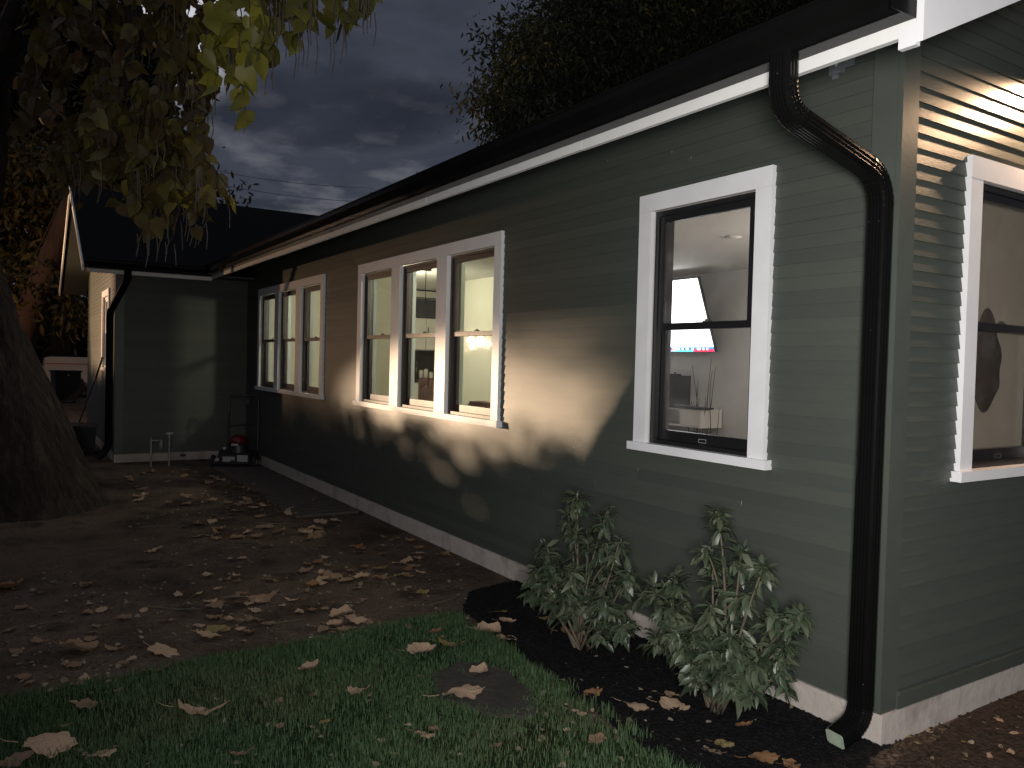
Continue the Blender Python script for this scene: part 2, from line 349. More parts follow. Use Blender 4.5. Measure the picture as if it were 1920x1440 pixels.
rel = cand-np.array([CAM.x, CAM.y]); fw = rel@np.array([CF.x, CF.y]); rt_ = rel@np.array([CR.x, CR.y])
ok = inpoly(cand, LAWN) & (fw > 1.0) & (np.abs(rt_) < .8*fw+.35)
# thin the grass where the flat stone lies
st = (((cand[:, 0]+1.25)/.34)**2+((cand[:, 1]+1.17)/.22)**2) < .62+.35*np.sin(cand[:, 0]*23)*np.sin(cand[:, 1]*31)
ok &= ~st
bare = np.sin(cand[:, 0]*5.1+1.7)*np.sin(cand[:, 1]*4.3+.6)+.5*np.sin(cand[:, 0]*13+cand[:, 1]*9)+.4*np.sin(cand[:, 1]*17-cand[:, 0]*7)
ok &= rng.uniform(-2.6, .6, len(cand)) < bare
gp = c3[ok]; gp = gp[np.linalg.norm(gp[:, :2]-[CAM.x, CAM.y], axis=1) < 5.6]
gp[:, 2] = .004
T(blades('grass', gp, .036, .0017, MT['grass']), 'short dark green grass of the lawn in the foreground', 'grass', kind='stuff')
# taller tufts at the mulch edge
tp_ = []
for k in range(60):
    x = random.uniform(-2.2, .1); y = -.80-.04*(x+2.2)+random.uniform(-.06, .03)
    for j in range(26): tp_.append((x+random.gauss(0, .02), y+random.gauss(0, .02), .004))
T(blades('edge_grass', np.array(tp_), .062, .0018, MT['grass']), 'longer grass tufts along the edge of the black mulch bed', 'grass', kind='stuff')
# mulch chips and soil clods: uncountable
def chips(name, pts, size, m, label, flat=.35, kind='stuff', cat='mulch'):
    n = len(pts); base = np.array([(-1, -.5, 0), (1, -.4, .1), (.8, .5, 0), (-.9, .45, .1), (0, 0, .9)])
    a = rng.uniform(0, 6.28, n); s = size*rng.uniform(.4, 1.5, n); ca, sa = np.cos(a), np.sin(a)
    B = base[None]*s[:, None, None]*np.array([1, 1, flat])
    X = B[:, :, 0]*ca[:, None]-B[:, :, 1]*sa[:, None]; Y = B[:, :, 0]*sa[:, None]+B[:, :, 1]*ca[:, None]; Z = B[:, :, 2]+rng.normal(0, .25, (n, 5))*s[:, None]*flat
    V = np.stack([X, Y, Z], 2)+pts[:, None, :]; i = np.arange(n)[:, None]*5
    F = np.concatenate([i+[0, 1, 4], i+[1, 2, 4], i+[2, 3, 4], i+[3, 0, 4]], 1).reshape(-1, 3)
    o = npobj(name, V.reshape(-1, 3), F, m, attrs={'rnd': np.repeat(rng.uniform(0, 1, n), 5)})
    return T(o, label, cat, kind=kind)
mp = np.stack([rng.uniform(-2.8, .2, 30000), rng.uniform(-1., .02, 30000)], 1); mp = mp[inpoly(mp, MULCH)]
chips('mulch_chips', np.concatenate([mp, np.full((len(mp), 1), .010)], 1), .011, MT['mulch'], 'coarse black bark mulch under the two shrubs')
sp = np.stack([rng.uniform(.03, 1.6, 9000), rng.uniform(-1.2, 2.2, 9000)], 1); sp = sp[~inpoly(sp, MULCH)]
chips('soil_clods', np.concatenate([sp, np.full((len(sp), 1), .006)], 1), .010, MT['soil'], 'loose brown soil clods beside the corner foundation', .6, cat='soil')
dp = np.stack([rng.uniform(-10, -2.2, 16000), rng.uniform(-4, .0, 16000)], 1); dp = dp[~inpoly(dp, MULCH) & ~inpoly(dp, LAWN)]
chips('dirt_crumbs', np.concatenate([dp, np.full((len(dp), 1), .003)], 1), .008, MT['dirt'], 'dirt crumbs scattered over the bare yard', .5, cat='soil')

# ------------------------------------------------------------------ the house
house = empty('house', (-5, 2, 0), 0, 'long low house with narrow dark green clapboards and white trimmed windows', 'house')
hinv = Matrix.Translation((-5, 2, 0)).inverted()
HT = Matrix.Translation(Vector((5, -2, 0)))
def hobj(name, bm, m, parent=None, smooth=False):
    o = obj(name, bm, m, None, smooth)
    if parent is None:
        o.parent = house; o.matrix_parent_inverse = hinv
    else: o.parent = parent; 
    return o
EXP = .0635; BUTT = .0062
def W1(p): return (p[0], -p[1], p[2])          # (along, out, up)
def W2(p): return (p[1], p[0], p[2])
def WS(p): return (p[0], -1.79-p[1], p[2])     # wing gable wall
def WE(p): return (-10.477+p[1], p[0], p[2])   # wing wall facing the camera
def siding(name, f, a, b, z0, ztop, holes, BUTT=.0062):
    """lapped boards from a to b; ztop(u) gives the upper limit"""
    bm = bmesh.new(); lay = bm.verts.layers.float.new('rnd'); z = z0
    while True:
        zt = z+EXP
        cuts = [(a, b)]
        for (h0, h1, hz0, hz1) in holes:
            if zt > hz0+.002 and z < hz1-.002:
                nc = []
                for c0, c1 in cuts:
                    if h1 <= c0 or h0 >= c1: nc.append((c0, c1))
                    else:
                        if h0 > c0: nc.append((c0, h0))
                        if h1 < c1: nc.append((h1, c1))
                cuts = nc
        fit = []
        for c0, c1 in cuts:      # follow the roof slope: full boards where they fit, wedges at the ends
            us = np.linspace(c0, c1, 241); tops = np.array([ztop(u) for u in us]); w_ = us[tops > z+.002]; fl = us[tops >= zt]
            if len(w_) < 2: continue
            if len(fl) < 2: fit.append((w_[0], w_[-1]) if w_[0] > c0 or w_[-1] < c1 else (c0, c1)); continue
            if fl[0] > w_[0]: fit.append((w_[0], fl[0]))
            fit.append((fl[0], fl[-1]))
            if fl[-1] < w_[-1]: fit.append((fl[-1], w_[-1]))
        cuts = fit
        for c0, c1 in cuts:
            # butt joints now and then
            segs = [c0]; 
            while c1-segs[-1] > 3.2: segs.append(segs[-1]+random.uniform(1.6, 3.0))
            segs.append(c1)
            for s0, s1 in zip(segs[:-1], segs[1:]):
                s1b = s1-(.0025 if s1 != c1 else 0)
                if s1b-s0 < .004: continue
                zz0, zz1 = min(zt, ztop(s0)), min(zt, ztop(s1b))
                if max(zz0, zz1) <= z+.003: continue
                zz0 = max(zz0, z+.001); zz1 = max(zz1, z+.001)
                r = random.gauss(.5, .24); w = random.uniform(-.0016, .0018)
                P = [(s0, 0, z), (s0, BUTT+w, z), (s0, .0005, zz0), (s1b, 0, z), (s1b, BUTT+w*.5, z), (s1b, .0005, zz1)]
                v = [bm.verts.new(f(p)) for p in P]
                for q in v: q[lay] = r
                for q in ((0, 1, 4, 3), (1, 2, 5, 4), (0, 2, 1), (3, 4, 5), (0, 3, 5, 2)): bm.faces.new([v[i] for i in q])
        for (h0, h1, hz0, hz1) in holes:     # boards notched under the sill and over the head
            for a_, b_ in ((z, hz0-.0005), (hz1+.001, zt)):
                if a_ >= z-1e-6 and b_ <= zt+1e-6 and b_-a_ > .002 and b_-a_ < EXP-.001:
                    ya, yb = (BUTT*(1-(q-z)/EXP)+.0005*(q-z)/EXP for q in (a_, b_)); r = random.gauss(.5, .17)
                    P = [(h0, 0, a_), (h0, ya, a_), (h0, yb, b_), (h0, 0, b_), (h1, 0, a_), (h1, ya, a_), (h1, yb, b_), (h1, 0, b_)]
                    v = [bm.verts.new(f(p)) for p in P]
                    for q in v: q[lay] = r
                    for q in ((0, 1, 5, 4), (1, 2, 6, 5), (2, 3, 7, 6), (0, 3, 2, 1), (4, 5, 6, 7), (0, 4, 7, 3)): bm.faces.new([v[i] for i in q])
        z = zt
        if z > max(ztop(a), ztop(b), ztop((a+b)/2)): break
    return hobj(name, bm, MT['siding'])
W1_WINS = [(-1.545, -.612, 1), (-5.872, -3.05, 3), (-9.76, -6.94, 3)]
ZS, ZT = 1.072, 2.515       # sill underside, head casing top
ho = [(a, b, ZS, ZT) for a, b, n in W1_WINS]
siding('siding', W1, -10.47, -.112, .135, lambda u: 2.92, ho)
W2_WIN = (.502, 1.46)
rake = lambda y: 2.66+.47*(y+.6)
siding('siding', W2, .09, 7.0, .20, lambda y: rake(y) if y < 3.5 else rake(7-y), [(W2_WIN[0], W2_WIN[1], ZS, ZT)], .0095)
siding('siding', WE, -1.70, -.0, .115, lambda u: 2.78, [])
wtop = lambda x: 2.66+.524*(2.9-abs(x+12.9))
WS_WIN = (-12.35, -11.35)
siding('siding', WS, -15.32, -10.55, .115, wtop, [(WS_WIN[0], WS_WIN[1], ZS+.2, ZT)])
# wall cores (drywall inside) with openings
def slab(name, f, a, b, z0, z1, holes, t0, t1, m):
    bm = bmesh.new(); us = sorted({a, b, *[h for q in holes for h in q[:2]]})
    for u0, u1 in zip(us[:-1], us[1:]):
        hz = [(q[2], q[3]) for q in holes if q[0] <= u0+1e-6 and q[1] >= u1-1e-6]
        if hz:
            box(bm, (u0, -t1, z0), (u1, -t0, hz[0][0]), f); box(bm, (u0, -t1, hz[0][1]), (u1, -t0, z1), f)
        else: box(bm, (u0, -t1, z0), (u1, -t0, z1), f)
    return hobj(name, bm, m)
inh = [(a+.06, b-.06, ZS+.03, ZT-.06) for a, b, n in W1_WINS]
slab('wall', W1, -10.45, -.115, .02, 2.9, inh, .003, .11, MT['greywall'])
slab('wall', W2, .0, 6.98, .02, 2.62, [(W2_WIN[0]+.06, W2_WIN[1]-.06, ZS+.03, ZT-.06)], .003, .11, MT['greywall'])
slab('wall', WE, -1.64, -.0, .02, 2.7, [], .003, .11, MT['greywall'])
slab('wall', WS, -15.3, -10.63, .02, 2.62, [(WS_WIN[0]+.06, WS_WIN[1]-.06, ZS+.23, ZT-.06)], .003, .11, MT['greywall'])
bm = bmesh.new(); prism(bm, [(-15.3, 2.63), (-10.5, 2.63), (-12.9, 4.05)], -1.787, -1.70, lambda p, t: (p[0], t, p[1])); hobj('gable_wall', bm, MT['greentrim'])
bm = bmesh.new(); prism(bm, [(0.0, 2.63), (6.98, 2.63), (3.5, 4.25)], -.003, -.1, lambda p, t: (t, p[0], p[1])); hobj('gable_wall', bm, MT['greentrim'])
# rooms behind the windows: closed rings of inner walls, floor and ceiling
def room(poly, h0, h1, m):
    bm = bmesh.new(); A = [bm.verts.new((x, y, h0)) for x, y in poly]; B = [bm.verts.new((x, y, h1)) for x, y in poly]
    for i in range(len(poly)-1): bm.faces.new((A[i], A[i+1], B[i+1], B[i]))
    hobj('interior_wall', bm, m)
    bm = bmesh.new(); bm.faces.new([bm.verts.new((x, y, h1+.001)) for x, y in poly]); hobj('ceiling', bm, MT['ceil'])
    bm = bmesh.new(); bm.faces.new([bm.verts.new((x, y, h0-.001)) for x, y in poly]); hobj('floor', bm, MT['darkwood'])
room([(-2.93, .111), (-2.93, 1.42), (-4.93, 1.42), (-4.93, 2.53), (-5.75, 2.53), (-5.75, 3.6), (-.111, 3.6), (-.111, .111)], .35, 2.62, MT['greywall'])
room([(-10.1, .111), (-10.1, 3.0), (-8.25, 3.0), (-8.25, 2.5), (-4.95, 2.5), (-4.95, 1.4), (-2.95, 1.4), (-2.95, .111)], .35, 2.72, MT['drywall'])
# partition between dining room and kitchen bay, seen at the edge of the far window
bm = bmesh.new(); box(bm, (-6.55, .152, .35), (-6.45, .62, 2.70)); hobj('interior_wall', bm, MT['drywall'])

# trims
bm = bmesh.new(); box(bm, (-.11, 0, .135), (0, .024, 2.93), W1); hobj('corner_board', bm, MT['greentrim'])
bm = bmesh.new(); box(bm, (-.0237, .0008, .137), (.088, .024, 2.93), W2); hobj('corner_board', bm, MT['greentrim'])
bm = bmesh.new(); box(bm, (.09, .0, .137), (6.98, .030, .197), W2); box(bm, (.09, .0, .198), (6.98, .038, .208), W2); hobj('water_table', bm, MT['greentrim'])
bm = bmesh.new(); box(bm, (-1.79, 0, .115), (-1.70, .024, 2.72), WE); hobj('corner_board', bm, MT['greentrim'])
bm = bmesh.new(); box(bm, (-10.55, 0, .117), (-10.454, .024, 2.66), WS); hobj('corner_board', bm, MT['greentrim'])
# foundation
bm = bmesh.new(); box(bm, (-10.5, -.06, -.4), (-.0, .020, .134), W1); hobj('foundation', bm, MT['concrete'])
bm = bmesh.new(); box(bm, (-.0205, -.20, -.4), (7.0, .032, .1345), W2); hobj('foundation', bm, MT['concrete'])
bm = bmesh.new(); box(bm, (-1.77, -.06, -.4), (-.02, .022, .1145), WE); box(bm, (-15.3, -.06, -.4), (-10.46, .020, .1148), WS); hobj('foundation', bm, MT['concrete'])
# main roof
bm = bmesh.new()
yf, zf = -.60, 2.64
prism(bm, [(yf-.02, 2.80), (3.5, 2.80+.47*4.12), (7.62, 2.80), (7.62, 2.765), (3.5, 2.765+.47*4.12), (yf-.02, 2.765)], .462, -12.9, lambda p, t: (t, p[0], p[1]))
hobj('roof', bm, MT['shingle'])
bm = bmesh.new()   # soffit boards under the eave and the gable overhang
prism(bm, [(yf+.02, 2.665), (-.002, 2.945), (-.002, 2.965), (yf+.02, 2.685)], .42, -10.1, lambda p, t: (t, p[0], p[1]))
prism(bm, [(.0, 2.9465), (3.5, 2.9465+.47*3.5), (3.5, 2.966+.47*3.5), (.0, 2.966)], .42, -.0, lambda p, t: (t, p[0], p[1]))
hobj('soffit', bm, MT['soffit'])
bm = bmesh.new(); xs = [.43, -.18, -1.33, -3.1, -5.0, -6.9, -8.6, -10.02]
for a, b in zip(xs[:-1], xs[1:]):
    dz = random.uniform(-.004, .004); box(bm, (b+.0015, .598, 2.64+dz), (a, .622+random.uniform(-.002, .002), 2.79), W1)
hobj('fascia', bm, MT['fascia'])
bm = bmesh.new()
prism(bm, [(-.6245, 2.605), (3.5, 2.625+.47*4.125), (3.5, 2.80+.47*4.125), (-.625, 2.80)], .4315, .456, lambda p, t: (t, p[0], p[1]))
prism(bm, [(7.625, 2.635), (3.5, 2.635+.47*4.125), (3.5, 2.80+.47*4.125), (7.625, 2.80)], .4315, .456, lambda p, t: (t, p[0], p[1]))
hobj('rake_board', bm, MT['white'])
bm = bmesh.new(); box(bm, (.372, -.6245, 2.60), (.4312, -.60, 2.668)); hobj('eave_return', bm, MT['white'])
# gutters
def gut(bm, a, b, f, zb=2.685):
    prof = [(.0, 0), (.075, 0), (.085, .006), (.090, .035), (.112, .062), (.126, .082), (.128, .112), (.134, .116), (.134, .124), (.120, .124), (.120, .085), (.075, .012), (.006, .012), (.006, .12), (0, .12)]
    prism(bm, prof, a, b, lambda p, t: f((t, p[0], zb+p[1])))
bm = bmesh.new(); fg = lambda p: (p[0], -.6235-p[1], p[2])
gut(bm, -10.0, .425, fg); box(bm, (.4255, 0, 2.684), (.430, .134, 2.808), fg)
for x in [-.55-.81*k for k in range(12)]: box(bm, (x, .118, 2.806), (x+.02, .1345, 2.813), fg)
box(bm, (-5.01, -.0003, 2.683), (-4.96, .0355, 2.6845), fg)
hobj('gutter', bm, MT['gutter'])
# wing roof, fascia, rakes
bm = bmesh.new(); wr = [(-10.0, 2.74), (-12.9, 4.26), (-15.8, 2.74), (-15.8, 2.70), (-12.9, 4.22), (-10.0, 2.70)]
prism(bm, wr, -2.24, 7.0, lambda p, t: (p[0], t, p[1])); hobj('roof', bm, MT['shingle'])
bm = bmesh.new(); prism(bm, [(-10.05, 2.66), (-12.9, 4.155), (-15.75, 2.66), (-15.75, 2.68), (-12.9, 4.175), (-10.05, 2.68)], -2.2, -1.79, lambda p, t: (p[0], t, p[1]))
box(bm, (-10.47, -1.79, 2.68), (-10.03, -.02, 2.70)); hobj('soffit', bm, MT['soffit'])
bm = bmesh.new(); box(bm, (-10.03, -2.20, 2.615), (-10.005, -.625, 2.70)); hobj('fascia', bm, MT['fascia'])
bm = bmesh.new()
prism(bm, [(-10.0, 2.625), (-12.9, 4.145), (-12.9, 4.235), (-10.0, 2.715)], -2.262, -2.2405, lambda p, t: (p[0], t, p[1]))
prism(bm, [(-15.8, 2.625), (-12.9, 4.145), (-12.9, 4.235), (-15.8, 2.715)], -2.262, -2.2405, lambda p, t: (p[0], t, p[1]))
hobj('rake_board', bm, MT['fascia'])
bm = bmesh.new(); gut(bm, -2.235, -.64, lambda p: (-10.0045+p[1], p[0], p[2]), 2.665); hobj('gutter', bm, MT['gutter'])

# downspouts : ribbed rectangular section swept along a path with rounded elbows
def downspout(pts, w, d, right, bend=.09, ribs=True, crimp=True):
    pts = [Vector(p) for p in pts]; path = [pts[0]]; el_ = [False]
    for i in range(1, len(pts)-1):
        a, b, c = pts[i-1], pts[i], pts[i+1]; u = (a-b).normalized(); v = (c-b).normalized(); L = min(bend, (a-b).length*.49, (c-b).length*.49)
        p0 = b+u*L; p1 = b+v*L
        for k in range(19):
            t = k/18; path.append(p0*(1-t)**2+b*2*t*(1-t)+p1*t*t); el_.append(True)
    path.append(pts[-1]); el_.append(False)
    prof = []
    def side(n, ax):
        return
    hw, hd, r = w/2, d/2, .012
    pr = []
    m = 9
    for k in range(m+1):   # front side with ribs
        x = -hw+r+(w-2*r)*k/m; pr.append((x, hd+(.0015 if (k % 2 and ribs) else 0)))
    pr += [(hw-r*.3, hd-r*.3)]
    for k in range(6): pr.append((hw+(.002 if k % 2 and ribs else 0), hd-r-(d-2*r)*k/5))
    pr += [(hw-r*.3, -hd+r*.3)]
    pr += [(hw-r, -hd), (-hw+r, -hd), (-hw+r*.3, -hd+r*.3)]
    for k in range(6): pr.append((-hw-(.002 if k % 2 and ribs else 0), -hd+r+(d-2*r)*k/5))
    pr += [(-hw+r*.3, hd-r*.3)]
    bm = bmesh.new(); rings = []; right = Vector(right)
    for i, p in enumerate(path):
        t = (path[min(i+1, len(path)-1)]-path[max(i-1, 0)]).normalized(); out_ = right.cross(t).normalized(); rr = t.cross(out_).normalized()
        s = 1+(.026 if (el_[i] and crimp and i % 2) else 0)+(.012 if el_[i] else 0)
        rings.append([bm.verts.new(p+rr*(x*s)+out_*(y*s)) for x, y in pr])
    n = len(pr)
    for a, b in zip(rings[:-1], rings[1:]):
        for k in range(n): bm.faces.new((a[k], a[(k+1) % n], b[(k+1) % n], b[k]))
    bm.faces.new(rings[0]); bm.faces.new(rings[-1])
    return bm, path
bm, _ = downspout([(-.03, -.688, 2.70), (-.03, -.688, 2.50), (-.03, -.070, 2.345), (-.035, -.070, .10), (-.045, -.215, .055)], .088, .066, (-1, 0, 0), .13)
ds = hobj('downspout', bm, MT['gutter'])
d_ = (Vector((-.045, -.215, .055))-Vector((-.035, -.070, .10))).normalized(); e0 = Vector((-.045, -.215, .055))
bm = bmesh.new(); o_ = Vector((-1, 0, 0)).cross(d_).normalized(); r_ = d_.cross(o_).normalized()
vs = [bm.verts.new(e0+d_*.002+r_*a+o_*b) for a, b in ((-.041, -.024), (-.033, -.031), (.033, -.031), (.041, -.024), (.041, .024), (.033, .031), (-.033, .031), (-.041, .024))]
bm.faces.new(vs); ex = bmesh.ops.extrude_face_region(bm, geom=bm.faces[:]); bmesh.ops.translate(bm, verts=[v for v in ex['geom'] if isinstance(v, bmesh.types.BMVert)], vec=d_*.003)
T(obj('taped_spout_end', bm, mat('pale_green_tape', (.38, .44, .34), .6, (.30, .36, .27), nscale=30), ds), 'pale green tape over the open spout end')
ds.children[0].matrix_parent_inverse = Matrix.Identity(4)
for p in ((-.055, -.106, 2.16), (-.012, -.1065, 2.158), (-.03, -.724, 2.62), (-.03, -.105, 1.72), (-.005, -.106, .27)):
    bm = bmesh.new(); bmesh.ops.create_icosphere(bm, subdivisions=1, radius=.0045, matrix=Matrix.Translation(p)); obj('screw', bm, MT['chrome'], ds)
bm, _ = downspout([(-9.94, -1.72, 2.69), (-9.94, -1.72, 2.56), (-10.53, -1.875, 2.12), (-10.53, -1.875, .2), (-10.50, -2.02, .06)], .085, .065, (0.35, .94, 0), .1)
T(hobj('downspout', bm, MT['gutter']), 'black downspout at the wing corner')

# ------------------------------------------------------------------ windows
def window(f, u0, u1, n, fm, gm, zs=ZS, lockm=None, sides=(1, 1)):
    """casing as the window itself; sill, frames, sashes, panes as sub-parts"""
    cw, zt, th = .098, ZT, .030
    zsill = zs+.046; mul = .185 if n > 1 else 0
    uw = (u1-u0-2*cw-(n-1)*mul)/n
    bm = bmesh.new()
    box(bm, (u0, .0, zsill), (u0+cw, th, zt-cw), f); box(bm, (u1-cw, .0, zsill), (u1, th, zt-cw), f)
    # mitred head
    prism(bm, [(u0, zt), (u1, zt), (u1, zt-cw+.0005), (u0, zt-cw+.0005)], .0, th+.001, lambda p, t: f((p[0], t, p[1])))
    for i in range(n-1):
        a = u0+cw+uw*(i+1)+mul*i; box(bm, (a, -.03, zsill), (a+mul, th-.001, zt-cw), f)
    bmesh.ops.recalc_face_normals(bm, faces=bm.faces)
    win = hobj('window', bm, MT['white'])
    inv = hinv.copy()
    bm = bmesh.new(); box(bm, (u0-.028, .0, zs), (u1+.028, .052, zsill), f); box(bm, (u0+cw, -.06, zsill-.012), (u1-cw, .0, zsill), f); o = obj('sill', bm, MT['white'], win)
    # inner reveal (drywall return) and inner casing
    bm = bmesh.new()
    for i in range(n):
        a = u0+cw+i*(uw+mul); b = a+uw
        box(bm, (a+.004, -.135, zsill+.03), (a+.016, -.1, zt-cw-.01), f); box(bm, (b-.016, -.135, zsill+.03), (b-.004, -.1, zt-cw-.01), f); box(bm, (a+.016, -.135, zt-cw-.022), (b-.016, -.1, zt-cw-.01), f); box(bm, (a+.004, -.16, zsill), (b-.004, -.1, zsill+.028), f)
    obj('inner_trim', bm, MT['blue'] if n > 1 else MT['black'], win)
    for i in range(n):
        a = u0+cw+i*(uw+mul); b = a+uw; z0 = zsill; z1 = zt-cw; zm = (z0+z1)/2+.005
        bm = bmesh.new(); t = .028
        box(bm, (a, -.09, z0), (a+t, -.008, z1), f); box(bm, (b-t, -.09, z0), (b, -.008, z1), f); box(bm, (a+t, -.09, z1-t), (b-t, -.008, z1), f); box(bm, (a+t, -.09, z0), (b-t, -.004, z0+.022), f)
        # track ribs in the jamb
        for q in (.020, .036, .052): 
            box(bm, (a+t, -q-.004, z0+.022), (a+t+.005, -q, z1-t), f); box(bm, (b-t-.005, -q-.004, z0+.022), (b-t, -q, z1-t), f)
        obj('frame', bm, fm, win)
        for nm, y0, y1, c0, c1 in (('upper_sash', -.040, -.016, zm-.018, z1-t-.001), ('lower_sash', -.072, -.046, z0+.023, zm+.018)):
            bm = bmesh.new(); s = .036; a_, b_ = a+t+.0055, b-t-.0055; lo = .055 if nm == 'lower_sash' else .036
            box(bm, (a_, y0, c0), (a_+s, y1, c1), f); box(bm, (b_-s, y0, c0), (b_, y1, c1), f); box(bm, (a_+s, y0, c1-s), (b_-s, y1, c1), f); box(bm, (a_+s, y0, c0), (b_-s, y1, c0+lo), f)
            sash = obj(nm, bm, fm, win)
            bm = bmesh.new(); yy = (y0+y1)/2; v = [bm.verts.new(f(p)) for p in ((a_+s, yy, c0+lo), (b_-s, yy, c0+lo), (b_-s, yy, c1-s), (a_+s, yy, c1-s))]; fc = bm.faces.new(v); fc.normal_update(); ow = Vector(f((0, 1, 0)))-Vector(f((0, 0, 0)))
            if fc.normal.dot(ow) < 0: fc.normal_flip()
            obj('pane', bm, gm, win, recalc=False)
        bm = bmesh.new(); mdl = (a+b)/2
        box(bm, (mdl-.028, -.060, zm+.018), (mdl+.028, -.046, zm+.028), f); box(bm, (mdl-.012, -.058, zm+.028), (mdl+.014, -.048, zm+.036), f)
        obj('sash_lock', bm, fm, win)
        bm = bmesh.new()
        for q in ((-.025, -.003, .028, .030), (-.025, -.003, .046, .048), (-.027, -.025, .028, .048), (-.003+.028, .027, .028, .048)): box(bm, (mdl+q[0], -.045, z0+.023+q[2]-.02), (mdl+q[1] if q[1] > 0 or q[0] == -.027 else mdl+.025, -.0445, z0+.023+q[3]-.02), f)
        obj('sash_lift', bm, lockm or MT['steel'], win)
    return win
window(W1, *W1_WINS[0], MT['black'], MT['glassn'], lockm=MT['label'])
window(W1, *W1_WINS[1], MT['bronze'], MT['glass'])
window(W1, *W1_WINS[2], MT['bronze'], MT['glass'])
w4 = window(W2, *W2_WIN, 1, MT['black'], MT['glassw'])
bm = bmesh.new(); box(bm, (W2_WIN[0]+.06, -.135, ZS+.1), (W2_WIN[1]-.06, -.132, ZT-.08), W2)
obj('roller_blind', bm, MT['blind'], w4)
w5 = window(WS, *WS_WIN, 1, MT['white'], MT['glass'], zs=ZS+.2)
bm = bmesh.new(); box(bm, (WS_WIN[0]+.06, -.135, ZS+.3), (WS_WIN[1]-.06, -.132, ZT-.08), WS); obj('window_shade', bm, MT['blind'], w5)

# little clear bracket box under the eave
bm = bmesh.new(); box(bm, (-.325, .006, 2.845), (-.262, .03, 2.915), W1); box(bm, (-.316, .006, 2.828), (-.292, .02, 2.845), W1); box(bm, (-.262, .006, 2.865), (-.215, .016, 2.905), W1)
jb = hobj('cable_box', bm, MT['plasticw'])
bm = bmesh.new(); bmesh.ops.create_icosphere(bm, subdivisions=2, radius=.012, matrix=Matrix.Translation((-.288, -.034, 2.892)) @ Matrix.Diagonal((.8, .5, 1.6, 1))); obj('cable_grommet', bm, MT['label'], jb)

# wall lamp over the corner window (just outside the frame)
t = empty('wall_lamp', (0, WL.y, 3.05), 0, 'dark barn style wall lamp lit warm above the corner window', 'wall lamp')
bm = bmesh.new(); bmesh.ops.create_cone(bm, cap_ends=False, segments=28, radius1=.098, radius2=.028, depth=.11, matrix=Matrix.Translation((WL.x, 0, -.035))); obj('lamp_shade', bm, MT['steel'], t)
bm = bmesh.new(); tube(bm, [(.004, 0, .12), (.07, 0, .15), (.13, 0, .12), (WL.x, 0, .02)], .012, 10); bmesh.ops.create_cone(bm, cap_ends=True, segments=20, radius1=.05, radius2=.05, depth=.02, matrix=Matrix.Translation((.016, 0, .12)) @ Matrix.Rotation(math.pi/2, 4, 'Y')); obj('arm', bm, MT['gutter'], t)
for ch in t.children: ch.location = (0, 0, 0)

# ------------------------------------------------------------------ things inside
tvx0, tvx1 = -5.45, -4.30
t = empty('television', (-4.86, 3.5, 1.73), 0, 'large bright white television tilted down on the back wall behind the near window', 'television')
th_ = R_(21); MTv = Matrix.Rotation(th_, 4, 'X')
def tvb(name, a, b, m, par=t):
    bm = bmesh.new(); box(bm, a, b); bmesh.ops.transform(bm, matrix=MTv, verts=bm.verts); return obj(name, bm, m, par)
hw_ = .60
tvb('casing', (-hw_-.01, 0, -.008), (hw_+.01, .035, .85), MT['dark'])
scr = tvb('screen', (-hw_, -.004, .055), (hw_, -.001, .84), MT['tv'])
bm = bmesh.new(); bb = [(-hw_, -.25)]; tvb('ticker', (-hw_, -.006, 0), (hw_, -.003, .052), MT['tvblue'])
for a, b in ((-hw_, -.42), (-.12, .02), (.30, hw_)): tvb('ticker_band', (a, -.009, .0), (b, -.0065, .030), MT['tvred'])
bm = bmesh.new(); box(bm, (-.40, -.009, 0), (.28, -.0066, .018)); bmesh.ops.transform(bm, matrix=MTv, verts=bm.verts); obj('ticker_line', bm, MT['tvcyan'], t)
x = -hw_+.02
while x < hw_-.05:
    w = random.uniform(.015, .06); tvb('ticker_word', (x, -.012, .022), (x+w, -.0095, .045), MT['tvwhite']); x += w+random.uniform(.012, .06)
# console shelf
t = empty('wall_shelf', (-4.75, 3.4, .90), 0, 'long pale floating wall shelf with an open box at its left end', 'shelf')
bm = bmesh.new(); box(bm, (-.75, -.15, .17), (.55, .18, .19)); box(bm, (-.75, -.15, -.01), (.55, .18, .01)); box(bm, (-.75, -.15, .01), (-.73, .18, .17)); box(bm, (.24, -.15, .01), (.26, .18, .17)); box(bm, (.53, -.15, .01), (.55, .18, .17)); box(bm, (-.73, .16, .01), (.53, .18, .17)); obj('shelf_box', bm, MT['cabinet'], t)
bm = bmesh.new(); box(bm, (.262, -.153, .012), (.528, -.145, .168)); obj('drawer_front', bm, MT['cabinet'], t)
t = empty('computer_monitor', (-4.72, 3.36, 1.095), 0, 'dark flat monitor standing on the pale shelf below the television', 'monitor')
bm = bmesh.new(); box(bm, (-.36, -.02, .03), (.24, .01, .36)); obj('display', bm, MT['dark'], t)
bm = bmesh.new(); box(bm, (-.35, -.12, .0), (.55, .06, .018)); box(bm, (-.06, -.01, .018), (.0, .02, .06)); obj('stand', bm, MT['dark'], t)
bm = bmesh.new(); box(bm, (-4.80, 3.33, 1.43), (-4.66, 3.40, 1.47)); bmesh.ops.create_cone(bm, cap_ends=True, segments=12, radius1=.012, radius2=.012, depth=.02, matrix=Matrix.Translation((-4.72, 3.36, 1.48)))
T(obj('webcam_box', bm, MT['dark']), 'small dark box perched on top of the monitor', 'small device')
t = empty('branch_arrangement', (-4.3, 3.36, .36), 0, 'tall thin curling dark branches standing right of the monitor', 'branches')
bm = bmesh.new()
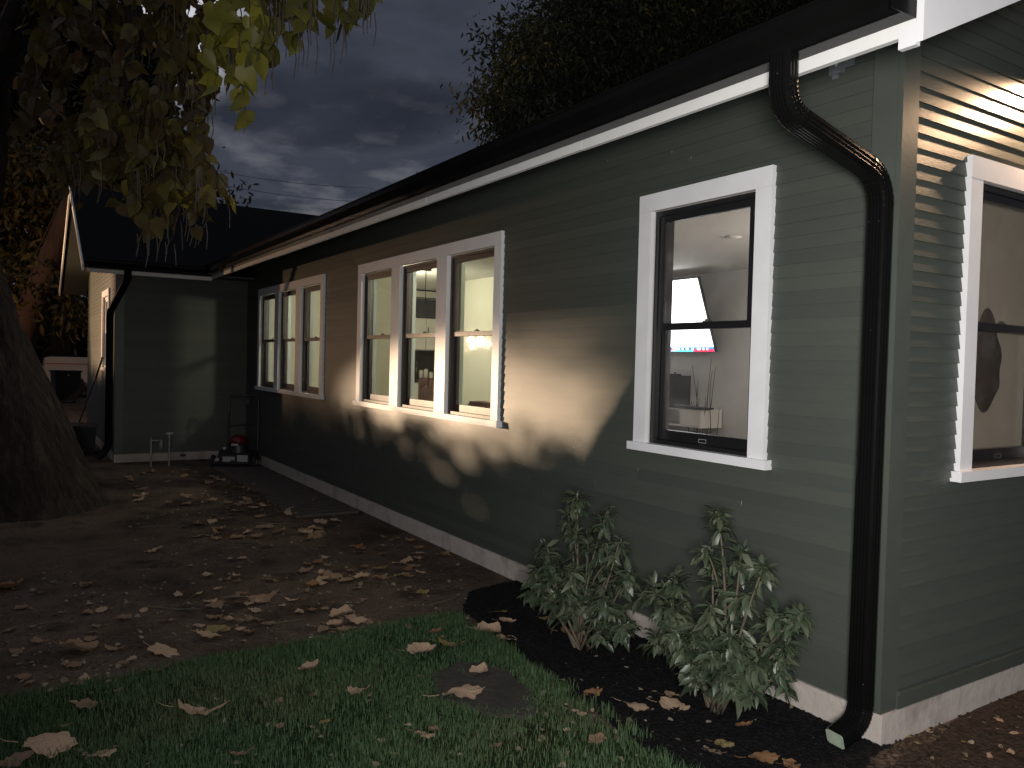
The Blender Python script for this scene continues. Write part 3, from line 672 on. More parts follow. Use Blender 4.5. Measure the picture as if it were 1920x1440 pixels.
for k in range(15):
    x = random.uniform(-.25, .25); y = random.uniform(-.05, .1); p = []; h = random.uniform(.75, 1.3); z0_ = 0; cx = x*.2; cy = 0
    for i in range(9):
        s = i/8; p.append((cx+(x-cx)*s**.6+.025*math.sin(5*s+k*1.7), cy+y*s+.02*math.cos(6*s+k), h*s))
    tube(bm, p, [.007*(1-.6*i/8) for i in range(9)], 5)
obj('branch', bm, MT['twig'], t)
bm = bmesh.new(); bmesh.ops.create_cone(bm, cap_ends=True, segments=16, radius1=.06, radius2=.09, depth=.28, matrix=Matrix.Translation((0, 0, .14))); obj('vase', bm, MT['cup'], t)
# blob silhouette behind the corner window glass
bm = bmesh.new(); bmesh.ops.create_icosphere(bm, subdivisions=4, radius=.15)
for v in bm.verts:
    z = v.co.z/.15; s = 1.0-.38*max(0, z)**1.0-(.1 if z < -.6 else 0)+.08*math.sin(v.co.z*60); v.co.x *= s*.25; v.co.y *= s*.85; v.co.z *= 1.7
bmesh.ops.translate(bm, verts=bm.verts, vec=(-.105, .95, 1.62)); 
T(obj('hanging_bag', bm, mat('dark_brown_fabric', (.055, .038, .034), .95, (.07, .05, .045), nscale=9, bump=.4), None, True), 'dark brown pear shaped bag hanging behind the corner window glass', 'bag')

# kitchen
def cab(name, x0, x1, y0, y1, z0, z1, nd, label, cat='cabinet'):
    t = empty(name, ((x0+x1)/2, (y0+y1)/2, z0), 0, label, cat); X, Y = (x1-x0)/2, (y1-y0)/2
    bm = bmesh.new(); box(bm, (-X, -Y, 0), (X, Y, z1-z0)); obj('carcass', bm, MT['cabinet'], t)
    w = 2*Y/nd
    for i in range(nd):
        bm = bmesh.new(); box(bm, (X, -Y+w*i+.006, .01), (X+.018, -Y+w*(i+1)-.006, z1-z0-.01)); d = obj('door', bm, MT['cabinet'], t)
        bm = bmesh.new(); box(bm, (X+.018, -Y+w*i+.03, (z1-z0)/2-.05), (X+.03, -Y+w*i+.042, (z1-z0)/2+.05)); obj('handle', bm, MT['dark'], d)
    return t
cab('wall_cabinet', -10.09, -9.75, 2.02, 2.98, 1.72, 2.36, 3, 'white wall cabinet over the dark kitchen backsplash')
cab('base_cabinet', -10.09, -9.5, 1.78, 2.98, .352, 1.20, 3, 'white base cabinet under the kitchen counter')
cab('tall_cabinet', -10.09, -9.62, 1.35, 1.74, .352, 2.30, 1, 'tall pale cabinet at the left end of the kitchen')
bm = bmesh.new(); box(bm, (-10.095, 1.78, 1.245), (-10.085, 2.99, 1.715)); hobj('backsplash', bm, MT['dark'])
bm = bmesh.new(); box(bm, (-10.08, 1.77, 1.203), (-9.46, 2.99, 1.24)); T(obj('kitchen_counter', bm, MT['dark']), 'dark kitchen counter top along the end wall', 'counter')
# bottles and cups
for k, (y, r, h, m, lb) in enumerate([(2.40, .03, .22, 'bottle', 'dark bottle on the counter, leftmost of the bottles in the middle pane'), (2.48, .03, .27, 'bottle', 'tall dark bottle on the counter between two shorter ones'), (2.56, .034, .15, 'cup', 'pale squat jar on the counter, left of the pale canister'), (2.645, .036, .17, 'cup', 'pale canister on the counter, right of the squat jar'), (2.74, .04, .12, 'cup', 'wide pale cup on the counter near the window mullion'), (2.83, .032, .25, 'bottle', 'dark bottle at the right end of the counter')]):
    t = empty('bottle' if m == 'bottle' else 'jar', (-9.68, y, 1.241), 0, lb, 'bottle' if m == 'bottle' else 'jar', 'bottles and jars on the kitchen counter')
    bm = bmesh.new(); tube(bm, [(0, 0, 0), (0, 0, h*.6), (0, 0, h*.72), (0, 0, h)], [r, r, r*.45, r*.4] if m == 'bottle' else [r, r, r, r*.95], 12); obj('body', bm, MT[m], t, True)
    bm = bmesh.new(); tube(bm, [(0, 0, h), (0, 0, h+.018)], [r*.5 if m == 'bottle' else r*1.03]*2, 12); obj('cap', bm, MT['dark'] if m == 'bottle' else MT['darkwood'], t)
# chrome lamp on the counter
t = empty('counter_lamp', (-9.7, 1.93, 1.241), 0, 'shiny little lamp glowing on the kitchen counter behind the left pane', 'lamp')
bm = bmesh.new(); tube(bm, [(0, 0, 0), (0, 0, .02), (0, 0, .06), (0, 0, .12), (0, 0, .2)], [.06, .055, .02, .035, .02], 14); obj('base', bm, MT['chrome'], t, True)
bm = bmesh.new(); tube(bm, [(0, 0, .2), (0, 0, .33)], [.055, .04], 14); obj('lamp_shade', bm, MT['bulbs'], t, True)
# cage pendant
t = empty('pendant_lamp', (-7.25, 1.42, 2.72), 0, 'dark rectangular cage pendant lamp hanging in the middle pane', 'pendant lamp')
bm = bmesh.new()
for x in (-.1, .1):
    for y in (-.30, .30): box(bm, (x-.006, y-.006, -.62), (x+.006, y+.006, -.38))
    for z in (-.62, -.38): box(bm, (x-.006, -.294, z-.006), (x+.006, .294, z+.006))
for y in (-.30, .30):
    for z in (-.62, -.38): box(bm, (-.094, y-.0065, z-.0065), (.094, y+.0065, z+.0065))
obj('cage', bm, MT['dark'], t)
bm = bmesh.new(); tube(bm, [(0, 0, 0), (0, 0, -.4)], .006, 6); box(bm, (-.05, -.05, -.02), (.05, .05, 0)); obj('stem', bm, MT['dark'], t)
bm = bmesh.new()
for y in (-.2, 0, .2): tube(bm, [(0, y, -.38), (0, y, -.45)], .012, 8)
obj('socket', bm, MT['dark'], t)
bm = bmesh.new()
for x in (-.102, .102):
    v = [bm.verts.new(p) for p in ((x, -.29, -.61), (x, .29, -.61), (x, .29, -.39), (x, -.29, -.39))]; bm.faces.new(v)
obj('mesh_screen', bm, glass('smoked_screen', (.35, .34, .36), .3), t)
# chairs and sofa backs seen over the sill
def chair(x, y, rz, m, lb, h=1.22):
    t = empty('dining_chair', (x, y, .352), rz, lb, 'chair', 'chairs behind the triple windows')
    bm = bmesh.new(); box(bm, (-.22, -.22, .42), (.22, .22, .49)); bmesh.ops.bevel(bm, geom=bm.edges[:], offset=.02, segments=2); obj('seat', bm, m, t)
    bm = bmesh.new(); box(bm, (-.23, .17, .50), (.23, .23, h-.352)); bmesh.ops.bevel(bm, geom=[e for e in bm.edges if abs(e.verts[0].co.x-e.verts[1].co.x) < 1e-4 and abs(e.verts[0].co.z-e.verts[1].co.z) < 1e-4 and e.verts[0].co.z > .6], offset=.12, segments=6); obj('backrest', bm, m, t)
    for a in (-.19, .19):
        for b in (-.19, .19):
            bm = bmesh.new(); tube(bm, [(a, b, 0), (a, b, .42)], [.014, .02], 8); obj('leg', bm, MT['darkwood'], t)
    return t
chair(-7.3, .85, R_(60), MT['cloth'], 'dark mauve chair back seen low in the left pane of the triple window', 1.33)
chair(-5.78, .88, R_(60), MT['cloth'], 'rounded mauve chair back in the middle pane beside the mullion', 1.36)
t = empty('armchair', (-5.0, .75, .352), 0, 'brown armchair whose back top edge shows low in the right pane', 'armchair')
bm = bmesh.new(); box(bm, (-.42, -.30, .12), (.38, .3, .46)); obj('seat', bm, MT['cloth'], t)
bm = bmesh.new(); box(bm, (-.42, .30, .12), (.38, .46, .78)); bmesh.ops.bevel(bm, geom=bm.edges[:], offset=.03, segments=2); obj('backrest', bm, MT['cloth'], t)
# smoke-detector like discs and downlights on the ceilings
for (x, y, z, lb) in ((-5.3, 1.1, 2.72, 'small round ceiling light seen through the right pane of the triple window'), (-7.4, 1.5, 2.72, 'small round ceiling light seen through the middle pane of the triple window'), (-2.6, 1.9, 2.62, 'small round ceiling disc seen high in the near window')):
    t = empty('ceiling_light', (x, y, z), 0, lb, 'ceiling light'); bm = bmesh.new(); tube(bm, [(0, 0, 0), (0, 0, -.012)], [.07, .062], 20); obj('trim_ring', bm, MT['cup'], t)
    bm = bmesh.new(); tube(bm, [(0, 0, -.012), (0, 0, -.016)], [.045, .044], 20); obj('lens', bm, MT['ceil'], t)
# small planter standing behind the far triple window
t = empty('planter', (-8.02, 1.0, .352), 0, 'small dark tapered planter on a stand behind the right pane of the far window', 'planter')
bm = bmesh.new(); tube(bm, [(0, 0, .68), (0, 0, .90)], [.05, .085], 12); obj('pot', bm, MT['dark'], t)
bm = bmesh.new(); tube(bm, [(0, 0, 0), (0, 0, .68)], [.02, .02], 8); tube(bm, [(0, 0, 0), (0, 0, .02)], [.12, .11], 12); obj('stand', bm, MT['darkwood'], t)
# ------------------------------------------------------------------ yard things
# stone paver
bm = bmesh.new(); vs = []
for i in range(26):
    a = i/26*6.283; r = 1+.08*math.sin(3*a+1)+.05*math.sin(7*a); vs.append(bm.verts.new((-1.25+.33*r*math.cos(a), -1.17+.20*r*math.sin(a), .006)))
bm.faces.new(vs); ex = bmesh.ops.extrude_face_region(bm, geom=bm.faces[:]); bmesh.ops.translate(bm, verts=[v for v in ex['geom'] if isinstance(v, bmesh.types.BMVert)], vec=(0, 0, .018)); bmesh.ops.bevel(bm, geom=[e for e in bm.edges if e.verts[0].co.z > .02 and e.verts[1].co.z > .02], offset=.006, segments=2)
T(obj('stepping_stone', bm, MT['stone']), 'flat grey brown stepping stone sunk in the lawn under dry leaves', 'stepping stone')
# plank walk
t = empty('plank_walk', (-7.5, -.4, 0), 0, 'weathered plank walk lying along the far foundation', 'plank walk')
x = -9.5
while x < -5.55:
    w = random.uniform(.13, .16); bm = bmesh.new(); l0, l1 = -.70+random.uniform(-.04, .04), -.10+random.uniform(-.03, .03)
    box(bm, (x+7.5, l0+.4, .005), (x+w-.012+7.5, l1+.4, .030)); bmesh.ops.rotate(bm, verts=bm.verts, cent=(x+7.5, 0, 0), matrix=Matrix.Rotation(random.uniform(-.04, .04), 3, 'Z')); obj('plank', bm, MT['plank'], t); x += w+random.uniform(0, .02)
# gas risers
t = empty('gas_pipe', (-9.83, -1.31, 0), 0, 'pair of short grey gas pipes with a regulator by the dark wing wall', 'gas pipe')
for y, h in ((-.11, .40), (.12, .46)):
    bm = bmesh.new(); tube(bm, [(0, y, 0), (0, y, h)], .013, 10); tube(bm, [(0, y, .16), (0, y, .19)], .019, 10); obj('riser', bm, MT['steel'], t)
bm = bmesh.new(); tube(bm, [(0, -.11, .36), (0, .03, .36)], .012, 8); tube(bm, [(0, .12, .40), (0, .12, .42)], .026, 10); obj('cross_pipe', bm, MT['steel'], t)
bm = bmesh.new(); tube(bm, [(0, .01, .37), (0, .01, .28), (0, .01, .24)], [.028, .028, .018], 12); box(bm, (-.02, .08, .44), (.02, .17, .47)); obj('regulator', bm, MT['steel'], t)
# foundation vent
bm = bmesh.new(); box(bm, (-.94, .022, .05), (-.86, .028, .09), WE); hobj('foundation_vent', bm, MT['dark'])
# lawn mower
t = empty('lawn_mower', (-9.50, -.34, 0), R_(-27), 'black push lawn mower with a red engine cover and upright handle', 'lawn mower')
bm = bmesh.new(); vs = [( .28, -.24), (.33, 0), (.28, .24), (-.25, .26), (-.30, .2), (-.30, -.2), (-.25, -.26)]
prism(bm, vs, .07, .20, lambda p, q: (p[0]*(1 if q < .1 else .88), p[1]*(1 if q < .1 else .86), q)); obj('deck', bm, MT['rubber'], t)
bm = bmesh.new(); box(bm, (.30, -.13, .10), (.312, .03, .17)); box(bm, (.285, .06, .10), (.305, .20, .19)); tube(bm, [(.31, -.2, .13), (.32, -.2, .13)], [.025, .025], 12); obj('deck_label', bm, MT['label'], t)
for x, y, r in ((.22, -.28, .09), (.22, .28, .09), (-.24, -.29, .10), (-.24, .29, .10)):
    bm = bmesh.new(); tube(bm, [(x, y-.022, r), (x, y-.018, r), (x, y+.018, r), (x, y+.022, r)], [r*.9, r, r, r*.9], 20); w = obj('wheel', bm, MT['rubber'], t)
    bm = bmesh.new(); tube(bm, [(x, y-.026, r), (x, y+.026, r)], [r*.45, r*.45], 12); obj('hub', bm, MT['label'], w)
bm = bmesh.new(); tube(bm, [(0, 0, .20), (0, 0, .30), (0, 0, .33)], [.14, .13, .11], 18); obj('engine', bm, MT['dark'], t)
bm = bmesh.new(); tube(bm, [(0, 0, .33), (0, 0, .38), (0, 0, .43)], [.13, .125, .07], 18); obj('engine_cover', bm, MT['red'], t, True)
bm = bmesh.new(); box(bm, (.11, -.06, .30), (.135, .03, .33)); tube(bm, [(.10, -.16, .26), (.13, -.16, .26)], [.025, .02], 10); obj('engine_badge', bm, MT['label'], t)
bm = bmesh.new(); tube(bm, [(-.24, -.21, .14), (-.26, -.21, .5), (-.27, -.205, .93), (-.275, -.17, .985), (-.275, .17, .985), (-.27, .205, .93), (-.26, .21, .5), (-.24, .21, .14)], .014, 8); tube(bm, [(-.26, -.21, .54), (-.26, .21, .58)], .009, 8); obj('handle', bm, MT['dark'], t)
bm = bmesh.new(); box(bm, (-.30, .0, .86), (-.25, .09, .96)); tube(bm, [(-.25, -.16, .95), (-.24, .16, .95)], .008, 6); obj('control_lever', bm, MT['dark'], t)
# broom leaning on the wing's gable wall
t = empty('broom', (-12.9, -2.18, 0), 0, 'long handled broom leaning against the lit gable wall', 'broom')
top = Vector((-11.7, -1.86, 1.47))-Vector((-12.9, -2.18, 0))
bm = bmesh.new(); tube(bm, [(0, 0, .08), top*.80], [.012, .012], 8); obj('handle', bm, MT['steel'], t)
bm = bmesh.new(); tube(bm, [top*.80, top], [.018, .018], 8); obj('grip', bm, MT['dark'], t)
bm = bmesh.new(); box(bm, (-.14, -.03, 0), (.14, .03, .09)); obj('head', bm, MT['dark'], t)
# tub and tools against the gable wall
t = empty('storage_tub', (-11.75, -2.15, 0), 0, 'low dark tub standing below the gable wall window', 'tub')
bm = bmesh.new(); prism(bm, [(-.3, -.2), (.3, -.2), (.3, .2), (-.3, .2)], 0, .42, lambda p, q: (p[0]*(.88+.28*q), p[1]*(.88+.28*q), q)); obj('body', bm, MT['dark'], t)
bm = bmesh.new(); box(bm, (-.325, -.225, .421), (.325, .225, .45)); obj('lid', bm, MT['dark'], t)
# dark leafy border plants near the wing corner
# wheelie bin
t = empty('trash_bin', (-25.6, -1.62, 0), R_(10), 'dark green wheeled trash bin in front of the white pickup', 'trash bin')
bm = bmesh.new(); prism(bm, [(-.3, -.36), (.3, -.36), (.3, .36), (-.3, .36)], .06, .92, lambda p, q: (p[0]*(.82+.18*q), p[1]*(.82+.18*q), q)); bmesh.ops.bevel(bm, geom=bm.edges[:], offset=.02, segments=2); obj('body', bm, MT['dark'], t)
bm = bmesh.new(); box(bm, (-.33, -.38, .925), (.33, .38, .98)); bmesh.ops.bevel(bm, geom=bm.edges[:], offset=.02, segments=2); obj('lid', bm, MT['dark'], t)
for y in (-.3, .3):
    bm = bmesh.new(); tube(bm, [(-.25, y-.03, .1), (-.25, y+.03, .1)], .1, 14); obj('wheel', bm, MT['rubber'], t)
bm = bmesh.new(); tube(bm, [(.305, .0, .84), (.32, .0, .84)], [.03, .03], 10); obj('badge', bm, MT['label'], t)
# white pickup parked beyond
t = empty('pickup_truck', (-29.6, .45, 0), R_(0), 'white pickup truck parked far behind the wing, bed end showing', 'pickup truck')
# truck length along y ; side facing +x
prof = [(-2.6, .55), (-2.6, .95), (-2.52, 1.02), (-2.50, 1.30), (-2.36, 1.36), (-.4, 1.36), (-.4, 1.38), (.0, 1.38), (2.7, 1.22), (2.8, .6), (2.1, .5), (-2.0, .5)]
bm = bmesh.new(); prism(bm, prof, -.9, .9, lambda p, q: (q, p[0], p[1])); bmesh.ops.bevel(bm, geom=bm.edges[:], offset=.035, segments=2); obj('body', bm, MT['truck'], t, False)
bm = bmesh.new(); prism(bm, [(-.5, 1.38), (-.3, 1.86), (.7, 1.88), (1.5, 1.36)], -.78, .78, lambda p, q: (q, p[0], p[1])); obj('cab_glass', bm, MT['cglass'], t)
bm = bmesh.new(); prism(bm, [(-.42, 1.87), (.75, 1.89), (.7, 1.97), (-.3, 1.97)], -.80, .80, lambda p, q: (q, p[0], p[1])); obj('cab_roof', bm, MT['truck'], t)
bm = bmesh.new(); box(bm, (.905, -2.5, 1.12), (.915, 2.6, 1.15)); obj('side_stripe', bm, mat('red_stripe', (.35, .12, .10), .4), t)
for y in (-1.7, 1.8):
    for x in (-.82, .82):
        bm = bmesh.new(); tube(bm, [(x-.12, y, .38), (x+.12, y, .38)], .38, 20); w = obj('wheel', bm, MT['rubber'], t)
        bm = bmesh.new(); tube(bm, [(x-.125, y, .38), (x+.125, y, .38)], .2, 14); obj('rim', bm, MT['steel'], w)
# neighbour's roof shapes beyond (dark)
# lamp post of the warm garden lamp (outside the frame)
t = empty('garden_lamp', (LL.x-.02, LL.y, 0), 0, 'warm garden lamp on a post beyond the hedge', 'garden lamp')
bm = bmesh.new(); tube(bm, [(0, 0, 0), (0, 0, LL.z-.16)], .04, 10); obj('post', bm, MT['dark'], t)
bm = bmesh.new(); tube(bm, [(0, 0, LL.z+.16), (0, 0, LL.z+.22)], [.16, .03], 14); obj('cap', bm, MT['dark'], t)

# ------------------------------------------------------------------ foliage tools
def frames(d, nrm=None):
    d = d/np.linalg.norm(d, axis=1, keepdims=True)
    if nrm is None: nrm = rng.normal(size=d.shape)
    s = np.cross(nrm, d); s /= (np.linalg.norm(s, axis=1, keepdims=True)+1e-9); n = np.cross(d, s)
    return np.stack([d, s, n], 1)
LONG = (np.array([(0, 0, 0), (.33, 0, -.03), (.68, 0, -.07), (1, 0, -.24), (.30, .15, .03), (.66, .15, .0), (.30, -.15, .03), (.66, -.15, .0)]),
        [(0, 1, 4), (1, 5, 4), (1, 2, 5), (2, 3, 5), (0, 6, 1), (1, 6, 7), (1, 7, 2), (2, 7, 3)])
HEART = (np.array([(0, 0, 0), (.35, 0, -.05), (.7, 0, -.09), (1, 0, -.22), (-.08, .20, .02), (.18, .42, .0), (.5, .34, -.06), (.78, .15, -.12), (-.08, -.20, .02), (.18, -.42, .0), (.5, -.34, -.06), (.78, -.15, -.12)]),
         [(0, 1, 5), (0, 5, 4), (1, 6, 5), (1, 2, 6), (2, 7, 6), (2, 3, 7), (0, 9, 1), (0, 8, 9), (1, 9, 10), (1, 10, 2), (2, 10, 11), (2, 11, 3)])
SIMPLE = (np.array([(0, 0, 0), (.5, .28, .04), (1, 0, -.1), (.5, -.28, .04)]), [(0, 1, 2), (0, 2, 3)])
def leaves(name, P, D, size, tpl, m, parent=None, nrm=None, rnd=None, curl=.0):
    P = np.asarray(P, float); D = np.asarray(D, float); n = len(P); V, Fc = tpl; Fr = frames(D, nrm); s = np.asarray(size, float)*np.ones(n)
    VV = np.repeat(V[None], n, 0).copy()
    if curl:
        c = rng.uniform(-curl, curl, n)[:, None]; VV[:, :, 2] += c*VV[:, :, 0]**2; VV[:, :, 2] += rng.uniform(-curl, curl, n)[:, None]*np.abs(VV[:, :, 1])*1.5
    W = np.einsum('nvk,nkj->nvj', VV*s[:, None, None], Fr)+P[:, None]
    F = (np.arange(n)[:, None, None]*len(V)+np.array(Fc)[None]).reshape(-1, 3)
    r = rng.uniform(0, 1, n) if rnd is None else rnd
    return npobj(name, W.reshape(-1, 3), F, m, parent, {'rnd': np.repeat(r, len(V))})

# ------------------------------------------------------------------ shrubs
def shrub(loc, tips, n_side, label, seed):
    rs = random.Random(seed); t = empty('shrub', loc, 0, label, 'shrub', 'leafy shrubs in the mulch bed')
    bm = bmesh.new(); L = []; Dd = []; S = []
    def whorl(p, up, n, s, droop):
        n = int(n*1.4)
        for k in range(n):
            a = 6.283*k/n+rs.uniform(-.3, .3); el_ = rs.uniform(-.75, .75)-droop
            a1 = up.orthogonal().normalized(); b1 = up.cross(a1)
            d = (a1*math.cos(a)+b1*math.sin(a))*math.cos(el_)+up*math.sin(el_)
            L.append(tuple(p+Vector((rs.uniform(-.01, .01), rs.uniform(-.01, .01), rs.uniform(-.045, .012))))); Dd.append(tuple(d)); S.append(s*rs.uniform(.45, 1.2))
    def branch(p0, p1, r0, r1, nl):
        mid = (p0+p1)/2+Vector((rs.uniform(-.04, .04), rs.uniform(-.04, .04), rs.uniform(-.02, .05)))
        pts = [p0*(1-q)**2+mid*2*q*(1-q)+p1*q*q for q in (0, .2, .4, .6, .8, 1)]
        tube(bm, pts, [r0+(r1-r0)*i/5 for i in range(6)], 6)
        for q in range(nl):
            f = rs.uniform(.35, 1); i = min(4, int(f*5)); p = pts[i].lerp(pts[i+1], f*5-i); a = rs.uniform(0, 6.283)
            L.append(tuple(p)); Dd.append((math.cos(a), math.sin(a), rs.uniform(-.9, .25))); S.append(rs.uniform(.06, .10))
        return pts
    for (x, y, z, w) in tips:
        p1 = Vector((x, y, z)); base = Vector((rs.uniform(-.05, .05), rs.uniform(-.04, .04), -.01))
        pts = branch(base, p1, .009, .004, int(16*w))
        up = (p1-pts[-2]).normalized(); whorl(p1, up, int(22*w), .080, .1); whorl(p1-up*.05, up, int(14*w), .088, .35); whorl(p1+up*.012, up, 5, .04, -.8)
    for k in range(n_side):
        x, y, z, w = rs.choice(tips); a = rs.uniform(0, 6.283); rr = rs.uniform(.05, .20); zz = rs.uniform(.20, z*.86)
        p0 = Vector((x*zz/z*.7, y*zz/z*.7, zz*.75)); p1 = Vector((x*zz/z+math.cos(a)*rr, y*.8*zz/z+math.sin(a)*rr*.75, zz))
        branch(p0, p1, .005, .003, 10); whorl(p1, Vector((math.cos(a)*.3, math.sin(a)*.3, 1)).normalized(), 13, .082, .15)
    obj('stem', bm, MT['shrubstem'], t, True)
    P = np.array(L); keep = P[:, 2] > .03
    # lift leaves away from wall
    yw = P[:, 1]+loc[1]; keep &= yw < -.02
    leaves('foliage', P[keep], np.array(Dd)[keep], np.array(S)[keep], LONG, MT['shrub'], t, nrm=np.tile([0, 0, 1.], (keep.sum(), 1))+rng.normal(0, .3, (keep.sum(), 3)), curl=.25)
    return t
# tips are given relative to the shrub base
shrub((-1.48, -.42, .008), [(.0, -.05, .83, 1.2), (.10, .08, .76, 1.0), (-.14, .0, .70, .9), (-.3, -.04, .50, 1), (-.40, -.02, .36, .9), (.24, .05, .62, .8), (.38, .0, .50, 1.), (.50, .06, .45, .9), (.30, -.1, .36, 1), (-.1, -.16, .5, 1), (.12, -.16, .46, 1), (-.25, -.14, .30, .8), (.45, -.08, .27, .8), (-.08, .1, .6, .8)], 38, 'dark leafy shrub left of the other in the black mulch', 3)
shrub((-.54, -.36, .008), [(-.02, -.02, .90, 1.25), (.20, .03, .70, 1.1), (-.06, .0, .66, .9), (.30, -.0, .52, 1.1), (.42, .0, .56, 1.), (.40, -.06, .44, 1), (.20, -.16, .42, 1), (-.1, -.18, .36, 1), (-.30, .0, .54, 1), (-.38, .03, .46, .9), (-.22, -.1, .44, 1), (.05, -.12, .50, 1), (.22, -.12, .38, 1), (-.15, -.15, .45, 1), (.12, -.18, .34, 1), (-.30, -.06, .40, .9), (.28, -.1, .34, .9), (.10, .0, .74, 1)], 62, 'taller leafy shrub beside the downspout with one high crowned stem', 5)

# ------------------------------------------------------------------ fallen leaves
def fallen(seed, n_lobe, curl, asp):
    rs = random.Random(seed); bm = bmesh.new(); n = 30; rings = []
    for ri, rf in enumerate((.0, .35, .7, 1.0)):
        ring = []
        for i in range(n):
            a = 6.283*i/n
            if n_lobe: lob = 1-.24*abs(math.sin(n_lobe*a/2+.4+.3*math.sin(a*2+seed)))**.8*(rf**1.5)
            else: lob = 1-.12*abs(math.sin(a*1.5))*(rf)
            lob *= 1+.06*math.sin(11*a+seed)*rf; x = math.cos(a)*rf*lob; y = math.sin(a)*rf*lob*asp
            if n_lobe == 0: x *= 1+.25*max(0, math.cos(a))**6
            ca = curl*(.5+.5*math.sin(seed)); z = ca*(x*x)*.30+curl*.6*y*y*(1 if seed % 2 else -.3)+.10*math.sin(3.1*x+seed)*math.cos(4.2*y+seed*2)+.05*math.sin(9*a+seed)*rf**2
            ring.append(bm.verts.new((x*(1-.12*curl*abs(x)), y, z+.04)))
            if rf == 0: break
        rings.append(ring)
    for i in range(n): bm.faces.new((rings[0][0], rings[1][i], rings[1][(i+1) % n]))
    for a, b in ((1, 2), (2, 3)):
        for i in range(n): bm.faces.new((rings[a][i], rings[b][i], rings[b][(i+1) % n], rings[a][(i+1) % n]))
    # stalk
    tube(bm, [(-.9, 0, .05), (-1.25, .05, .04), (-1.5, .12, .10)], [.018, .014, .012], 4)
    zmin = min(v.co.z for v in bm.verts)
    for v in bm.verts: v.co.z -= zmin
    me = bpy.data.meshes.new('fallen_leaf'); bmesh.ops.recalc_face_normals(bm, faces=bm.faces); bm.to_mesh(me); bm.free()
    me.polygons.foreach_set('use_smooth', [True]*len(me.polygons)); return me
LM = {}
for mk in ('leaf_tan', 'leaf_brown', 'leaf_orange', 'leaf_yellow'):
    LM[mk] = []
    for s, (nl, cu, asp) in enumerate(((5, .9, .85), (5, .5, .75), (0, 1.1, .6), (5, .85, .6), (0, .4, .7), (3, .7, .7), (5, .35, .9), (0, .9, .5))):
        me = fallen(s+1, nl, cu, asp); me.materials.append(MT[mk]); LM[mk].append(me)
def put_leaf(x, y, z, s, mk, var, label, group, rz=None, tilt=.2):
    o = bpy.data.objects.new('fallen_leaf', LM[mk][var]); COL.objects.link(o)
    o.location = (x, y, z); o.scale = (s, s, s); o.rotation_euler = (random.uniform(-tilt, tilt), random.uniform(-tilt, tilt), random.uniform(0, 6.28) if rz is None else rz)
    return T(o, label, 'leaf', group)
